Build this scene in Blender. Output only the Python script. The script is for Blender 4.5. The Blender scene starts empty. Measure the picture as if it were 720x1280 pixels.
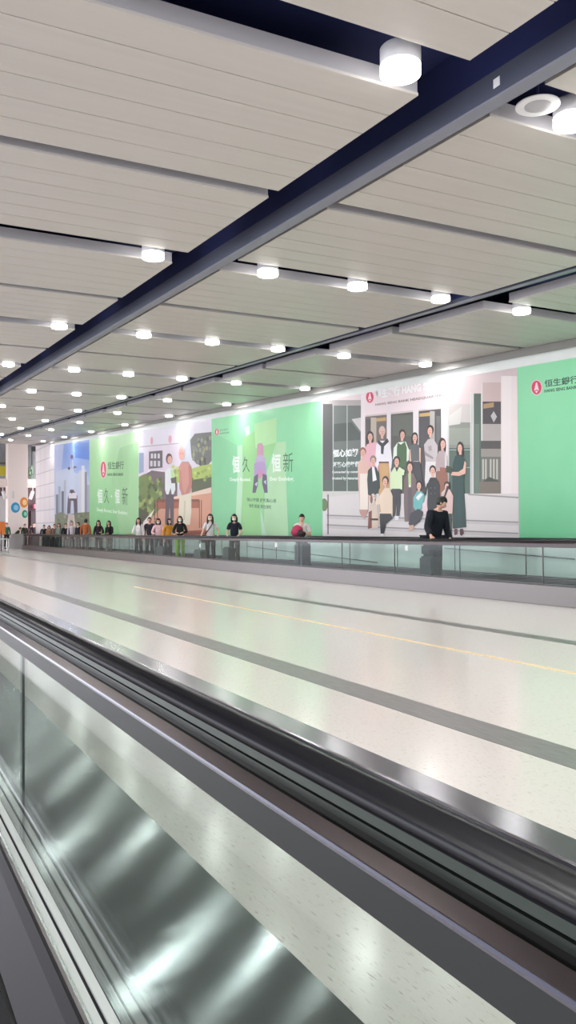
import bpy, bmesh, math, random
from mathutils import Vector, Matrix
random.seed(7)
PI = math.pi
C = bpy.context.scene.collection
scn = bpy.context.scene

# ------------------------------------------------------------------ camera
F, CX, CY, H = 1044.318, 360.0, 640.0, 1.18
def _u(v): return v.normalized()
cY = _u(Vector((-180 - CX, -(665 - CY), -F)))
cX = _u(Vector((2380 - CX, -(648 - CY), -F)))
cZ = cX.cross(cY)
R = Matrix((cX, cY, cZ))            # world axes as rows -> camera vector to world vector
def ray(px, py): return R @ Vector((px - CX, -(py - CY), -F))
cam = bpy.data.cameras.new('camera'); co = bpy.data.objects.new('camera', cam); C.objects.link(co)
cam.sensor_fit = 'VERTICAL'; cam.sensor_height = 24; cam.lens = F / 1280 * 24
cam.clip_start = 0.02; cam.clip_end = 400
co.matrix_world = Matrix.Translation((0, 0, H)) @ R.to_4x4()
scn.camera = co
def onx(px, py, x):
    d = ray(px, py); t = x / d.x; return Vector((x, t * d.y, H + t * d.z))
def ony(px, py, y):
    d = ray(px, py); t = y / d.y; return Vector((t * d.x, y, H + t * d.z))
S = .0566
def zc(y): return 3.834 + S * y      # underside of the ceiling panels, rising away along the hall
XW = 11.2                            # advertising wall

# ------------------------------------------------------------------ materials
def lin(c):
    return tuple(((v / 255) / 12.92 if v / 255 <= .04045 else ((v / 255 + .055) / 1.055) ** 2.4) for v in c)
def mat(name, c, rough=.5, metal=0, spec=.5, noise=0, nscale=20, stretch=(1, 1, 1), bump=0, bscale=30, bstretch=(1, 1, 1), aniso=0, alpha=None):
    m = bpy.data.materials.new(name); m.use_nodes = True
    nt = m.node_tree; b = nt.nodes['Principled BSDF']
    l = lin(c)
    b.inputs['Base Color'].default_value = (*l, 1); b.inputs['Roughness'].default_value = rough
    b.inputs['Metallic'].default_value = metal; b.inputs['Specular IOR Level'].default_value = spec
    tc = nt.nodes.new('ShaderNodeTexCoord')
    def noi(sc, st):
        mp = nt.nodes.new('ShaderNodeMapping'); mp.inputs['Scale'].default_value = st
        nt.links.new(tc.outputs['Object'], mp.inputs['Vector'])
        n = nt.nodes.new('ShaderNodeTexNoise'); n.inputs['Scale'].default_value = sc; n.inputs['Detail'].default_value = 4
        nt.links.new(mp.outputs[0], n.inputs['Vector']); return n
    if noise:
        n = noi(nscale, stretch); r = nt.nodes.new('ShaderNodeValToRGB')
        r.color_ramp.elements[0].position = .3; r.color_ramp.elements[1].position = .7
        r.color_ramp.elements[0].color = (*[v * (1 - noise) for v in l], 1)
        r.color_ramp.elements[1].color = (*[min(1, v * (1 + noise)) for v in l], 1)
        nt.links.new(n.outputs['Fac'], r.inputs[0]); nt.links.new(r.outputs[0], b.inputs['Base Color'])
    if bump:
        n = noi(bscale, bstretch); bp = nt.nodes.new('ShaderNodeBump'); bp.inputs['Strength'].default_value = bump; bp.inputs['Distance'].default_value = .01
        nt.links.new(n.outputs['Fac'], bp.inputs['Height']); nt.links.new(bp.outputs[0], b.inputs['Normal'])
    if aniso:
        b.inputs['Anisotropic'].default_value = aniso
        cmb = nt.nodes.new('ShaderNodeCombineXYZ'); cmb.inputs[0].default_value = 1
        nt.links.new(cmb.outputs[0], b.inputs['Tangent'])
    return m
def emis(name, c, s):
    m = bpy.data.materials.new(name); m.use_nodes = True; nt = m.node_tree; nt.nodes.clear()
    e = nt.nodes.new('ShaderNodeEmission'); e.inputs[0].default_value = (*lin(c), 1); e.inputs[1].default_value = s
    o = nt.nodes.new('ShaderNodeOutputMaterial'); nt.links.new(e.outputs[0], o.inputs[0]); return m
def glassmat(name, c, refl=.9):
    m = bpy.data.materials.new(name); m.use_nodes = True; nt = m.node_tree; nt.nodes.clear()
    t = nt.nodes.new('ShaderNodeBsdfTransparent'); t.inputs[0].default_value = (*c, 1)
    g = nt.nodes.new('ShaderNodeBsdfGlossy'); g.inputs['Roughness'].default_value = .03; g.inputs[0].default_value = (refl, refl, refl, 1)
    lw = nt.nodes.new('ShaderNodeLayerWeight'); lw.inputs[0].default_value = .5
    pw = nt.nodes.new('ShaderNodeMath'); pw.operation = 'POWER'; pw.inputs[1].default_value = 6.5
    fr = nt.nodes.new('ShaderNodeMath'); fr.operation = 'MULTIPLY_ADD'; fr.inputs[1].default_value = .9; fr.inputs[2].default_value = .03
    nt.links.new(lw.outputs['Facing'], pw.inputs[0]); nt.links.new(pw.outputs[0], fr.inputs[0])
    mx = nt.nodes.new('ShaderNodeMixShader'); o = nt.nodes.new('ShaderNodeOutputMaterial')
    nt.links.new(fr.outputs[0], mx.inputs[0]); nt.links.new(t.outputs[0], mx.inputs[1]); nt.links.new(g.outputs[0], mx.inputs[2])
    nt.links.new(mx.outputs[0], o.inputs[0]); return m
def vcol(name, rough=.35):
    m = bpy.data.materials.new(name); m.use_nodes = True; nt = m.node_tree; b = nt.nodes['Principled BSDF']
    a = nt.nodes.new('ShaderNodeAttribute'); a.attribute_name = 'print'
    tc = nt.nodes.new('ShaderNodeTexCoord'); n = nt.nodes.new('ShaderNodeTexNoise'); n.inputs['Scale'].default_value = 1.3
    nt.links.new(tc.outputs['Object'], n.inputs['Vector'])
    mx = nt.nodes.new('ShaderNodeMix'); mx.data_type = 'RGBA'; mx.blend_type = 'SOFT_LIGHT'; mx.inputs[0].default_value = .12
    nt.links.new(a.outputs['Color'], mx.inputs[6]); nt.links.new(n.outputs['Fac'], mx.inputs[7])
    nt.links.new(mx.outputs[2], b.inputs['Base Color']); b.inputs['Roughness'].default_value = rough
    b.inputs['Specular IOR Level'].default_value = .3
    return m

M = {}
M['panel'] = mat('painted_ceiling_metal', (192, 187, 181), .4, 0, .4, noise=.03, nscale=3, stretch=(.2, 4, 1))
M['panel_edge'] = mat('panel_edge_metal', (168, 166, 170), .5)
M['void'] = mat('ceiling_void_navy', (34, 42, 92), .8)
M['beam'] = mat('grey_blue_beam_paint', (72, 76, 92), .5)
M['beam_light'] = mat('pale_beam_flange', (128, 130, 142), .45)
M['fascia'] = mat('fascia_aluminium', (128, 126, 122), .45, .2)
M['lampwhite'] = mat('lamp_housing_white', (225, 225, 228), .4)
M['lampside'] = emis('lamp_glass_side', (255, 253, 250), 5)
M['lamp'] = emis('lamp_light', (255, 253, 250), 48)
M['led'] = emis('cove_led', (245, 250, 255), .75)
M['wallpaint'] = mat('wall_white', (222, 226, 222), .5, noise=.03, nscale=2)
M['rubber'] = mat('black_handrail_rubber', (9, 11, 18), .3, 0, .4)
M['steel'] = mat('brushed_steel', (74, 69, 69), .22, 1, bump=.05, bscale=6, bstretch=(6, .3, 6))
M['steel_top'] = mat('polished_rail_steel', (104, 104, 112), .19, 1)
M['rail_ledge'] = mat('satin_bronze_grey_rail', (108, 100, 100), .22, 1)
M['rail_face'] = mat('dark_grey_rail_face', (52, 54, 54), .45, .3, .3)  # side face of the ledge's steel, its shade put into a darker colour
M['inner'] = mat('dark_plum_skirt_metal', (22, 19, 22), .5, .0, .2)
M['steel_dark'] = mat('dark_satin_steel', (86, 84, 84), .3, .85)
M['steel_plinth'] = mat('plinth_steel', (116, 112, 111), .3, 1, bump=.25, bscale=1.6, bstretch=(1, 1, .5))
M['deck'] = mat('polished_deck_steel', (140, 146, 148), .17, 1, aniso=1.0, bump=.05, bscale=4.5, bstretch=(1, 2.0, 1))
M['chrome'] = mat('chrome_strip', (190, 190, 190), .22, 1)
M['clamp'] = mat('pale_glass_clamp', (205, 208, 205), .4, .2)
M['black'] = mat('matte_black', (12, 12, 13), .6)
M['guide'] = mat('green_grey_rail_guide', (56, 66, 60), .4, .4)
M['guide_dark'] = mat('dark_green_rail_guide', (34, 42, 36), .4, .3)  # mirrored green tint below the handrail put into the colour; seals share it
M['tread'] = mat('travelator_tread', (34, 35, 37), .5, .5)
M['glass'] = glassmat('clear_balustrade_glass', (.80, .86, .84))
M['glass2'] = glassmat('green_balustrade_glass', (.92, .965, .95), .6)
M['cream'] = mat('lobby_cream_wall', (238, 224, 216), .6, noise=.03)
M['tile'] = None
M['maroon'] = mat('lobby_dark_interior', (92, 70, 74), .6, noise=.4, nscale=1.5)
M['darkgrey'] = mat('window_dark_frame', (92, 88, 88), .5)
M['winglass'] = mat('lobby_window_glass', (150, 150, 150), .2, 0, .6, noise=.2, nscale=1)
M['yellow'] = mat('yellow_sign', (200, 190, 50), .5)
M['orange'] = mat('orange_sign', (222, 120, 50), .5)
M['print'] = vcol('printed_vinyl')

# floor: pale polished terrazzo with small dark flecks
def floor_mat():
    m = bpy.data.materials.new('pale_terrazzo'); m.use_nodes = True; nt = m.node_tree; b = nt.nodes['Principled BSDF']
    tc = nt.nodes.new('ShaderNodeTexCoord')
    def noi(sc, st, det=3):
        mp = nt.nodes.new('ShaderNodeMapping'); mp.inputs['Scale'].default_value = st
        nt.links.new(tc.outputs['Object'], mp.inputs['Vector'])
        n = nt.nodes.new('ShaderNodeTexNoise'); n.inputs['Scale'].default_value = sc; n.inputs['Detail'].default_value = det
        nt.links.new(mp.outputs[0], n.inputs['Vector']); return n
    n1 = noi(60, (2.4, .35, 1)); r = nt.nodes.new('ShaderNodeValToRGB')
    e = r.color_ramp.elements; e[0].position = .28; e[0].color = (*lin((186, 178, 170)), 1); e[1].position = .40; e[1].color = (*lin((228, 221, 216)), 1)
    n2 = noi(.5, (1, 1, 1)); r2 = nt.nodes.new('ShaderNodeValToRGB')
    e = r2.color_ramp.elements; e[0].position = .35; e[0].color = (.97, 1, .985, 1); e[1].position = .65; e[1].color = (1, .975, .97, 1)
    mx = nt.nodes.new('ShaderNodeMix'); mx.data_type = 'RGBA'; mx.blend_type = 'MULTIPLY'; mx.inputs[0].default_value = 1
    nt.links.new(n1.outputs['Fac'], r.inputs[0]); nt.links.new(n2.outputs['Fac'], r2.inputs[0])
    nt.links.new(r.outputs[0], mx.inputs[6]); nt.links.new(r2.outputs[0], mx.inputs[7]); nt.links.new(mx.outputs[2], b.inputs['Base Color'])
    b.inputs['Roughness'].default_value = .17; b.inputs['Specular IOR Level'].default_value = .45
    return m
M['floor'] = floor_mat()
def stripe_mat():
    m = mat('dark_granite_strip', (120, 118, 116), .35, noise=.25, nscale=40, stretch=(3, .15, 1)); return m
M['stripe'] = stripe_mat()
M['yellowline'] = mat('faded_yellow_line', (240, 214, 168), .35)
def tile_mat():
    m = bpy.data.materials.new('white_wall_tile'); m.use_nodes = True; nt = m.node_tree; b = nt.nodes['Principled BSDF']
    tc = nt.nodes.new('ShaderNodeTexCoord'); sep = nt.nodes.new('ShaderNodeSeparateXYZ'); cmb = nt.nodes.new('ShaderNodeCombineXYZ')
    nt.links.new(tc.outputs['Object'], sep.inputs[0]); nt.links.new(sep.outputs[1], cmb.inputs[0]); nt.links.new(sep.outputs[2], cmb.inputs[1])
    br = nt.nodes.new('ShaderNodeTexBrick'); br.offset = 0; br.inputs['Scale'].default_value = 1
    br.inputs['Color1'].default_value = (*lin((236, 228, 230)), 1); br.inputs['Color2'].default_value = (*lin((228, 222, 226)), 1); br.inputs['Mortar'].default_value = (*lin((190, 188, 196)), 1)
    br.inputs['Mortar Size'].default_value = .03; br.inputs['Brick Width'].default_value = 1.5; br.inputs['Row Height'].default_value = .85
    nt.links.new(cmb.outputs[0], br.inputs['Vector']); nt.links.new(br.outputs[0], b.inputs['Base Color']); b.inputs['Roughness'].default_value = .35
    return m
M['tile'] = tile_mat()

# ------------------------------------------------------------------ mesh helpers
def link(name, me, m=None, parent=None):
    o = bpy.data.objects.new(name, me); C.objects.link(o)
    if m is not None:
        for mm in (m if isinstance(m, (list, tuple)) else [m]): me.materials.append(mm)
    if parent is not None: o.parent = parent
    return o
def obj(name, bm, m, parent=None, smooth=False, loc=None):
    bmesh.ops.recalc_face_normals(bm, faces=bm.faces)
    me = bpy.data.meshes.new(name); bm.to_mesh(me); bm.free()
    if smooth:
        for p in me.polygons: p.use_smooth = True
    o = link(name, me, m, parent)
    if loc is not None: o.location = loc
    return o
def tag(o, label, cat, group=None, kind=None):
    o['label'] = label
    if cat: o['category'] = cat
    if group: o['group'] = group
    if kind: o['kind'] = kind
    return o
def thing(name, label, cat, loc=(0, 0, 0), rz=0, group=None):
    o = bpy.data.objects.new(name, None); C.objects.link(o); o.location = loc; o.rotation_euler = (0, 0, rz)
    o.empty_display_size = .1
    return tag(o, label, cat, group)
def struct(o, label=None):
    o['kind'] = 'structure'
    if label: o['label'] = label
    return o
def box(bm, x0, x1, y0, y1, z0, z1, mi=0, bev=0):
    vs = [bm.verts.new(p) for p in ((x0, y0, z0), (x1, y0, z0), (x1, y1, z0), (x0, y1, z0), (x0, y0, z1), (x1, y0, z1), (x1, y1, z1), (x0, y1, z1))]
    fs = [bm.faces.new([vs[i] for i in f]) for f in ((0, 3, 2, 1), (4, 5, 6, 7), (0, 1, 5, 4), (1, 2, 6, 5), (2, 3, 7, 6), (3, 0, 4, 7))]
    for f in fs: f.material_index = mi
    if bev:
        es = list({e for f in fs for e in f.edges})
        bmesh.ops.bevel(bm, geom=es, offset=bev, segments=2, affect='EDGES')
def BM(): return bmesh.new()
def prism(bm, prof, y0, y1, slope=0.0, smooth=False):      # profile of (x,z) extruded along the hall
    a = [bm.verts.new((x, y0, z + slope * y0)) for x, z in prof]; b = [bm.verts.new((x, y1, z + slope * y1)) for x, z in prof]
    n = len(prof)
    for i in range(n):
        f = bm.faces.new((a[i], a[(i + 1) % n], b[(i + 1) % n], b[i])); f.smooth = smooth
    bm.faces.new(a[::-1]); bm.faces.new(b)
def prismx(bm, prof, x0, x1):                              # profile of (y,z) extruded across the hall
    a = [bm.verts.new((x0, y, z)) for y, z in prof]; b = [bm.verts.new((x1, y, z)) for y, z in prof]
    n = len(prof)
    for i in range(n): bm.faces.new((a[i], a[(i + 1) % n], b[(i + 1) % n], b[i]))
    bm.faces.new(a[::-1]); bm.faces.new(b)
def lathe(bm, prof, n=24, c=(0, 0, 0)):
    rings = []
    for r, z in prof:
        rings.append([bm.verts.new((c[0] + r * math.cos(2 * PI * k / n), c[1] + r * math.sin(2 * PI * k / n), c[2] + z)) for k in range(n)])
    for a, b in zip(rings, rings[1:]):
        for k in range(n):
            f = bm.faces.new((a[k], a[(k + 1) % n], b[(k + 1) % n], b[k])); f.smooth = True
    bm.faces.new(rings[0][::-1]); bm.faces.new(rings[-1])
def ring(bm, prof, n=24):
    rs = [[bm.verts.new((r * math.cos(2 * PI * k / n), r * math.sin(2 * PI * k / n), z)) for k in range(n)] for r, z in prof]
    for a, b in zip(rs, rs[1:] + rs[:1]):
        for k in range(n): bm.faces.new((a[k], a[(k + 1) % n], b[(k + 1) % n], b[k])).smooth = True
def tube(bm, p, q, r, n=8):
    p = Vector(p); q = Vector(q); d = (q - p).normalized()
    u = d.orthogonal().normalized(); v = d.cross(u)
    A = [bm.verts.new(p + r * (u * math.cos(2 * PI * k / n) + v * math.sin(2 * PI * k / n))) for k in range(n)]
    B = [bm.verts.new(q + r * (u * math.cos(2 * PI * k / n) + v * math.sin(2 * PI * k / n))) for k in range(n)]
    for k in range(n):
        f = bm.faces.new((A[k], A[(k + 1) % n], B[(k + 1) % n], B[k])); f.smooth = True
    bm.faces.new(A[::-1]); bm.faces.new(B)
def ell(bm, c, r, nu=16, nv=10, rot=None, mi=0):
    g = bmesh.ops.create_uvsphere(bm, u_segments=nu, v_segments=nv, radius=1)
    for v in g['verts']:
        p = Vector((v.co.x * r[0], v.co.y * r[1], v.co.z * r[2]))
        if rot is not None: p = rot @ p
        v.co = p + Vector(c)
    for v in g['verts']:
        for f in v.link_faces: f.material_index = mi; f.smooth = True
    return g['verts']
ORD = ['first', 'second', 'third', 'fourth', 'fifth', 'sixth', 'seventh', 'eighth', 'ninth', 'tenth', 'eleventh', 'twelfth', 'thirteenth']

# ------------------------------------------------------------------ floor
YB, YE = -8, 72
b = BM(); box(b, -9, 16, YB, YE, -.1, 0); struct(obj('floor', b, M['floor']), 'pale polished terrazzo hall floor')
b = BM(); box(b, 3.115, 3.395, YB, 59.5, 0, .002); struct(obj('trim_1', b, M['stripe']), 'wide dark granite strip in the floor nearest the viewer')
b = BM(); box(b, 6.39, 6.62, YB, 59.5, 0, .002); struct(obj('trim_2', b, M['stripe']), 'dark granite strip in the floor beside the far walkway')
b = BM(); box(b, 5.125, 5.19, YB, 17, 0, .002); struct(obj('trim_3', b, M['yellowline']), 'faded yellow line along the middle of the floor')

# ------------------------------------------------------------------ ceiling
YC = 62.5
b = BM(); prism(b, [(-9, 3.834 + .5), (12.2, 3.834 + .5), (12.2, 3.834 + .62), (-9, 3.834 + .62)], YB, YC, S)
struct(obj('ceiling', b, M['void']), 'dark navy void above the ceiling panels')
ROWS = [-5.6, -.7, 4.28, 9.2, 14.2, 19.5, 24.8, 30.4, 36.3, 42.3, 48.5, 54.6, 61.0]
BAYS = [(-4.0, -.75, 'far left bay'), (-.25, 3.35, 'left bay'), (3.97, 7.45, 'middle bay'), (8.12, 10.95, 'wall-side bay')]
def rowword(i):
    return ORD[i - 2] + ' row out'
def panel(x0, x1, y0, y1, label):
    prof = []; n = 6; t = .13; g = .006
    pitch = (y1 - y0) / n
    for k in range(n):
        a, c = y0 + k * pitch, y0 + (k + 1) * pitch
        prof += [(a + (g if k else 0), 0), (c - (g if k < n - 1 else 0), 0)]
        if k < n - 1: prof += [(c - g, .012), (c + g, .012)]
    root = thing('ceiling_panel', label, 'ceiling panel', ((x0 + x1) / 2, (y0 + y1) / 2, zc((y0 + y1) / 2)), 0, 'white slatted ceiling panels')
    cx_, cy_, cz_ = root.location
    P = [(y - cy_, zc(y) + dz - cz_) for y, dz in prof]
    P += [(y1 - cy_, zc(y1) + .02 - cz_), (y0 - cy_, zc(y0) + .02 - cz_)]
    b = BM(); prismx(b, P, x0 - cx_, x1 - cx_); obj('slatted_face', b, M['panel'], root)
    b = BM()     # folded rim, set back a finger's width behind the bright lip
    Q = [(y0 - cy_ + .004, zc(y0) + .02 - cz_), (y1 - cy_ - .004, zc(y1) + .02 - cz_), (y1 - cy_ - .004, zc(y1) + t - cz_), (y0 - cy_ + .004, zc(y0) + t - cz_)]
    prismx(b, Q, x0 - cx_ + .004, x1 - cx_ - .004); obj('rim', b, M['panel_edge'], root)
    for sx in (-1, 1):
        b = BM(); xx = sx * (x1 - x0) * .3
        tube(b, (xx, 0, t - .01), (xx, 0, .5), .006, 6); obj('hanger_rod', b, M['void'], root)
for bi, (x0, x1, bn) in enumerate(BAYS):
    for i in range(len(ROWS) - 1):
        a, c = ROWS[i] + .25, ROWS[i + 1] - .28
        mid = (a + c) / 2
        if YB > a: continue
        if bi == 0 and i > 4: continue
        if bi == 1 and i > 8: continue
        g = .1
        panel(x0, x1, a, mid - g, f'white slatted ceiling panel, {bn}, {rowword(i)}, nearer half' if i > 1 else f'white slatted ceiling panel above the viewer, {ORD[i]} pair, nearer, {bn}')
        panel(x0, x1, mid + g, c, f'white slatted ceiling panel, {bn}, {rowword(i)}, farther half' if i > 1 else f'white slatted ceiling panel above the viewer, {ORD[i]} pair, farther, {bn}')
# longitudinal beams in the dark gaps
def beam(x, w, h, off, label, web=True, y1=YC):
    root = thing('ceiling_beam', label, 'beam', (x, YB, zc(YB)), 0)
    L = y1 - YB
    def pr(prof, m, name):
        bb = BM(); prism(bb, prof, 0, L, S); return obj(name, bb, m, root)
    pr([(-w / 2, off), (w / 2, off), (w / 2, off + .012), (-w / 2, off + .012)], M['beam_light'], 'lower_flange')
    pr([(-w / 2 + .01, off + .012), (-w / 2 + .025, off + .012), (-w / 2 + .025, off + h), (-w / 2 + .01, off + h)], M['beam'], 'web')
    pr([(-.01, off + h * .9), (.01, off + h * .9), (.01, .5), (-.01, .5)], M['void'], 'hanger_plate')
    pr([(-w / 2 + .025, off + h - .012), (w / 2, off + h - .012), (w / 2, off + h), (-w / 2 + .025, off + h)], M['beam'], 'upper_flange')
    return root
beam(3.83, .12, .19, -.03, 'long grey steel beam in the widest dark gap across the ceiling')
beam(7.60, .10, .07, 0.0, 'slimmer grey beam in the dark ceiling gap nearer the advertising wall')
beam(-.5, .10, .12, 0, 'grey beam in the dark ceiling gap left of the viewer', y1=30)
# wall cornice
b = BM(); prism(b, [(10.99, 3.834 - .13), (11.03, 3.834 - .13), (11.03, 3.834 + .2), (10.99, 3.834 + .2)], YB, 60.5, S)
struct(obj('trim_4', b, M['fascia']), 'grey metal fascia hiding the cove light above the advertising wall')
b = BM(); prism(b, [(11.03, 3.834 + .12), (XW, 3.834 + .12), (XW, 3.834 + .18), (11.03, 3.834 + .18)], YB, 60.5, S)
struct(obj('trim_5', b, M['wallpaint']), 'white top of the cove')
root = thing('cove_light', 'long strip light hidden behind the fascia above the posters', 'light', (11.08, YB, zc(YB)))
b = BM(); prism(b, [(-.03, .10), (.03, .10), (.03, .12), (-.03, .12)], 0, 60.3 - YB, S); obj('light_housing', b, M['lampwhite'], root)
b = BM(); prism(b, [(-.022, .085), (.022, .085), (.022, .10), (-.022, .10)], .05, 60.2 - YB, S); obj('light_strip', b, M['led'], root)

# ceiling lamps; leftmost columns and rows behind the viewer added unseen for light
lamp0 = None
COLS = [(-2.4, 'far left'), (-.9 + .0, ''), ]
XS = [(-2.6, 'over the left side of the hall'), (-1.2, 'left of the viewer'), (.2, 'over the near walkway'), (1.45, 'right of the near walkway'),
      (3.03, 'just left of the big dark beam'), (4.5, 'just right of the big dark beam'), (5.8, 'in the middle of the middle bay'), (7.15, 'just left of the slim beam'),
      (8.62, 'just right of the slim beam'), (10.62, 'beside the advertising wall')]
def make_lamp(label):
    r = thing('ceiling_lamp', label, 'lamp', (0, 0, 0), 0, 'round ceiling lamps')
    b = BM(); lathe(b, [(.12, .04), (.129, .05), (.129, .15), (.12, .16)], 28); obj('lamp_housing', b, M['lampwhite'], r)
    b = BM(); ring(b, [(.119, -.012), (.127, -.012), (.127, .045), (.119, .045)], 28); obj('glass_collar', b, M['lampside'], r)
    b = BM(); lathe(b, [(.09, -.007), (.117, -.004), (.118, .01)], 28); obj('diffuser', b, M['lamp'], r)
    b = BM(); tube(b, (0, 0, .14), (0, 0, .52), .012); obj('suspension_rod', b, M['void'], r)
    return r
for i, ry in enumerate(ROWS[:-1]):
    for j, (x, xn) in enumerate(XS):
        if i > 1 and x < 1.6 and i < 5: 
            if x > 0: continue
        if x < 2 and i > 4: continue
        if x < 3.5 and i > 6: continue
        lab = f'round ceiling lamp in the {ORD[i-2]} row out, {xn}' if i > 1 else f'round ceiling lamp behind the viewer, {ORD[i]} row, {xn}'
        if lamp0 is None:
            lamp0 = make_lamp(lab); r = lamp0
        else:
            r = lamp0.copy(); C.objects.link(r); r['label'] = lab
            for ch in lamp0.children:
                c = ch.copy(); C.objects.link(c); c.parent = r
        r.location = (x, ry, zc(ry) - .035)
# round ceiling speaker
r = thing('ceiling_speaker', 'round white ceiling speaker with a ring grille beside the nearest beam', 'speaker', (4.17, 4.27, zc(4.27) + .012))
b = BM(); lathe(b, [(.10, -.001), (.14, -.003), (.15, 0), (.15, .008), (.06, .05)], 36); obj('housing', b, M['lampwhite'], r)
b = BM(); lathe(b, [(.05, -.006), (.085, -.005), (.09, -.0015)], 24); obj('grille', b, M['panel_edge'], r)
b = BM(); tube(b, (0, 0, .04), (0, 0, .46), .01); obj('suspension_rod', b, M['void'], r)
# small square plate on the big beam
b = BM(); box(b, -.004, 0, -.03, .03, -.03, .03); o = obj('junction_plate', b, M['lampwhite'], loc=(3.779, 4.24, zc(4.24) + .07)); tag(o, 'small pale square plate on the side of the big ceiling beam', 'plate')

# ------------------------------------------------------------------ advertising wall
def wall_box(y0, y1, name, m, lab):
    b = BM(); prism_y = [(XW, -.0), (XW + .2, -.0)]
    a = [b.verts.new(p) for p in ((XW, y0, 0), (XW + .2, y0, 0), (XW + .2, y0, zc(y0) + .5), (XW, y0, zc(y0) + .5))]
    c = [b.verts.new(p) for p in ((XW, y1, 0), (XW + .2, y1, 0), (XW + .2, y1, zc(y1) + .5), (XW, y1, zc(y1) + .5))]
    for i in range(4): b.faces.new((a[i], a[(i + 1) % 4], c[(i + 1) % 4], c[i]))
    b.faces.new(a[::-1]); b.faces.new(c); return struct(obj(name, b, m), lab)
wall_box(YB, 53.4, 'wall_right', M['wallpaint'], 'long white wall carrying the advertisements')
wall_box(53.4, 60.2, 'wall_far_right', M['tile'], 'white tiled end of the wall past the last poster')
Z0A = .93
class Art:
    """a printed poster: flat layers of ink on the wall, each polygon traced in its own place"""
    def __init__(s, name, label, x0, x1, d0=.012):
        s.bm = BM(); s.col = []; s.n = 0; s.name = name; s.label = label
        s.ya = onx(x0, 600, XW).y; s.yb = onx(x1, 600, XW).y; s.d = d0
        s.x0 = x0; s.x1 = x1; s.lay = s.bm.loops.layers.float_color.new('print')
    def top(s, y): return 3.834 + .0566 * y - .285
    def face(s, pts, cols):
        vs = [s.bm.verts.new(p) for p in pts]
        try: f = s.bm.faces.new(vs)
        except ValueError: return
        for i, l in enumerate(f.loops):
            c = cols[i] if isinstance(cols[0], (tuple, list)) else cols
            l[s.lay] = (*[v * .9 for v in lin(c)], 1)
    def X(s):
        s.n += 1; return XW - s.d - .00008 * s.n
    def bgrid(s, ctop, cbot, ztop=None):
        x = XW - s.d
        y0, y1 = s.yb, s.ya   # y0 nearer
        N = 10
        for k in range(N):
            a = y0 + (y1 - y0) * k / N; c = y0 + (y1 - y0) * (k + 1) / N
            s.face([(x, a, Z0A), (x, c, Z0A), (x, c, s.top(c)), (x, a, s.top(a))], [cbot, cbot, ctop, ctop])
        for (ya, yb) in ((y0, y0), (y1, y1)):
            pass
    def poly(s, pts, col):
        x = s.X(); P = []
        for p in pts:
            v = onx(p[0], p[1], XW); P.append((x, min(max(v.y, s.yb), s.ya), max(min(v.z, s.top(v.y)), Z0A)))
        s.face(P, col)
    def rect(s, x0, y0, x1, y1, col): s.poly([(x0, y0), (x1, y0), (x1, y1), (x0, y1)], col)
    def oval(s, cx, cy, rx, ry, col, n=18):
        s.poly([(cx + rx * math.cos(2 * PI * k / n), cy + ry * math.sin(2 * PI * k / n)) for k in range(n)], col)
    def text(s, t, xl, yt, xr, yb, col, bold=0.0):
        """yt,yb measured at the left edge"""
        cu = bpy.data.curves.new('t', 'FONT'); cu.body = t; cu.resolution_u = 2; cu.offset = bold
        o = bpy.data.objects.new('t', cu); C.objects.link(o); bpy.context.view_layer.update()
        me = bpy.data.meshes.new_from_object(o.evaluated_get(bpy.context.evaluated_depsgraph_get()))
        bpy.data.objects.remove(o)
        if not me.vertices: return
        xs = [v.co.x for v in me.vertices]; ys = [v.co.y for v in me.vertices]
        ax, bx, ay, by = min(xs), max(xs), min(ys), max(ys)
        A = onx(xl, yb, XW); T = onx(xl, yt, XW); Bp = onx(xr, yb, XW)
        x = s.X()
        def mp(c):
            u = (c.x - ax) / (bx - ax); v = (c.y - ay) / (by - ay)
            y = A.y + (Bp.y - A.y) * u; return (x, y, A.z + (T.z - A.z) * v + S * (y - A.y))
        vs = [s.bm.verts.new(mp(v.co)) for v in me.vertices]
        for p in me.polygons:
            try: f = s.bm.faces.new([vs[i] for i in p.vertices])
            except ValueError: continue
            for l in f.loops: l[s.lay] = (*[v * .9 for v in lin(col)], 1)
        bpy.data.meshes.remove(me)
    def logo(s, cx, cy, rx, ry):
        s.oval(cx, cy, rx * 1.15, ry * 1.12, (240, 200, 205)); s.oval(cx, cy, rx, ry, (214, 60, 100))
        s.poly([(cx - .12 * rx, cy - .72 * ry), (cx + .12 * rx, cy - .72 * ry), (cx + .5 * rx, cy + .5 * ry), (cx + .12 * rx, cy + .30 * ry), (cx - .12 * rx, cy + .30 * ry), (cx - .5 * rx, cy + .5 * ry)], (248, 222, 226))
        s.poly([(cx - .3 * rx, cy + .6 * ry), (cx, cy + .42 * ry), (cx + .3 * rx, cy + .6 * ry), (cx, cy + .8 * ry)], (248, 222, 226))
    def done(s):
        root = thing('advertising_sign', s.label, 'poster', (XW, s.yb, Z0A))
        me = bpy.data.meshes.new('printed_face')
        for v in s.bm.verts: v.co -= Vector((XW, s.yb, Z0A))
        for f in s.bm.faces:
            f.normal_update()
            if f.normal.x > 0: f.normal_flip()
        s.bm.to_mesh(me); s.bm.free(); link('printed_face', me, M['print'], root)
        b = BM(); a = [(s.yb + .01, 0), (s.ya - .01, 0)]
        y0, y1 = s.yb + .01, s.ya - .01
        va = [b.verts.new(p) for p in ((-.010, y0 - s.yb, 0), (-.0005, y0 - s.yb, 0), (-.0005, y0 - s.yb, s.top(y0) - Z0A), (-.010, y0 - s.yb, s.top(y0) - Z0A))]
        vb = [b.verts.new(p) for p in ((-.010, y1 - s.yb, 0), (-.0005, y1 - s.yb, 0), (-.0005, y1 - s.yb, s.top(y1) - Z0A), (-.010, y1 - s.yb, s.top(y1) - Z0A))]
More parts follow.
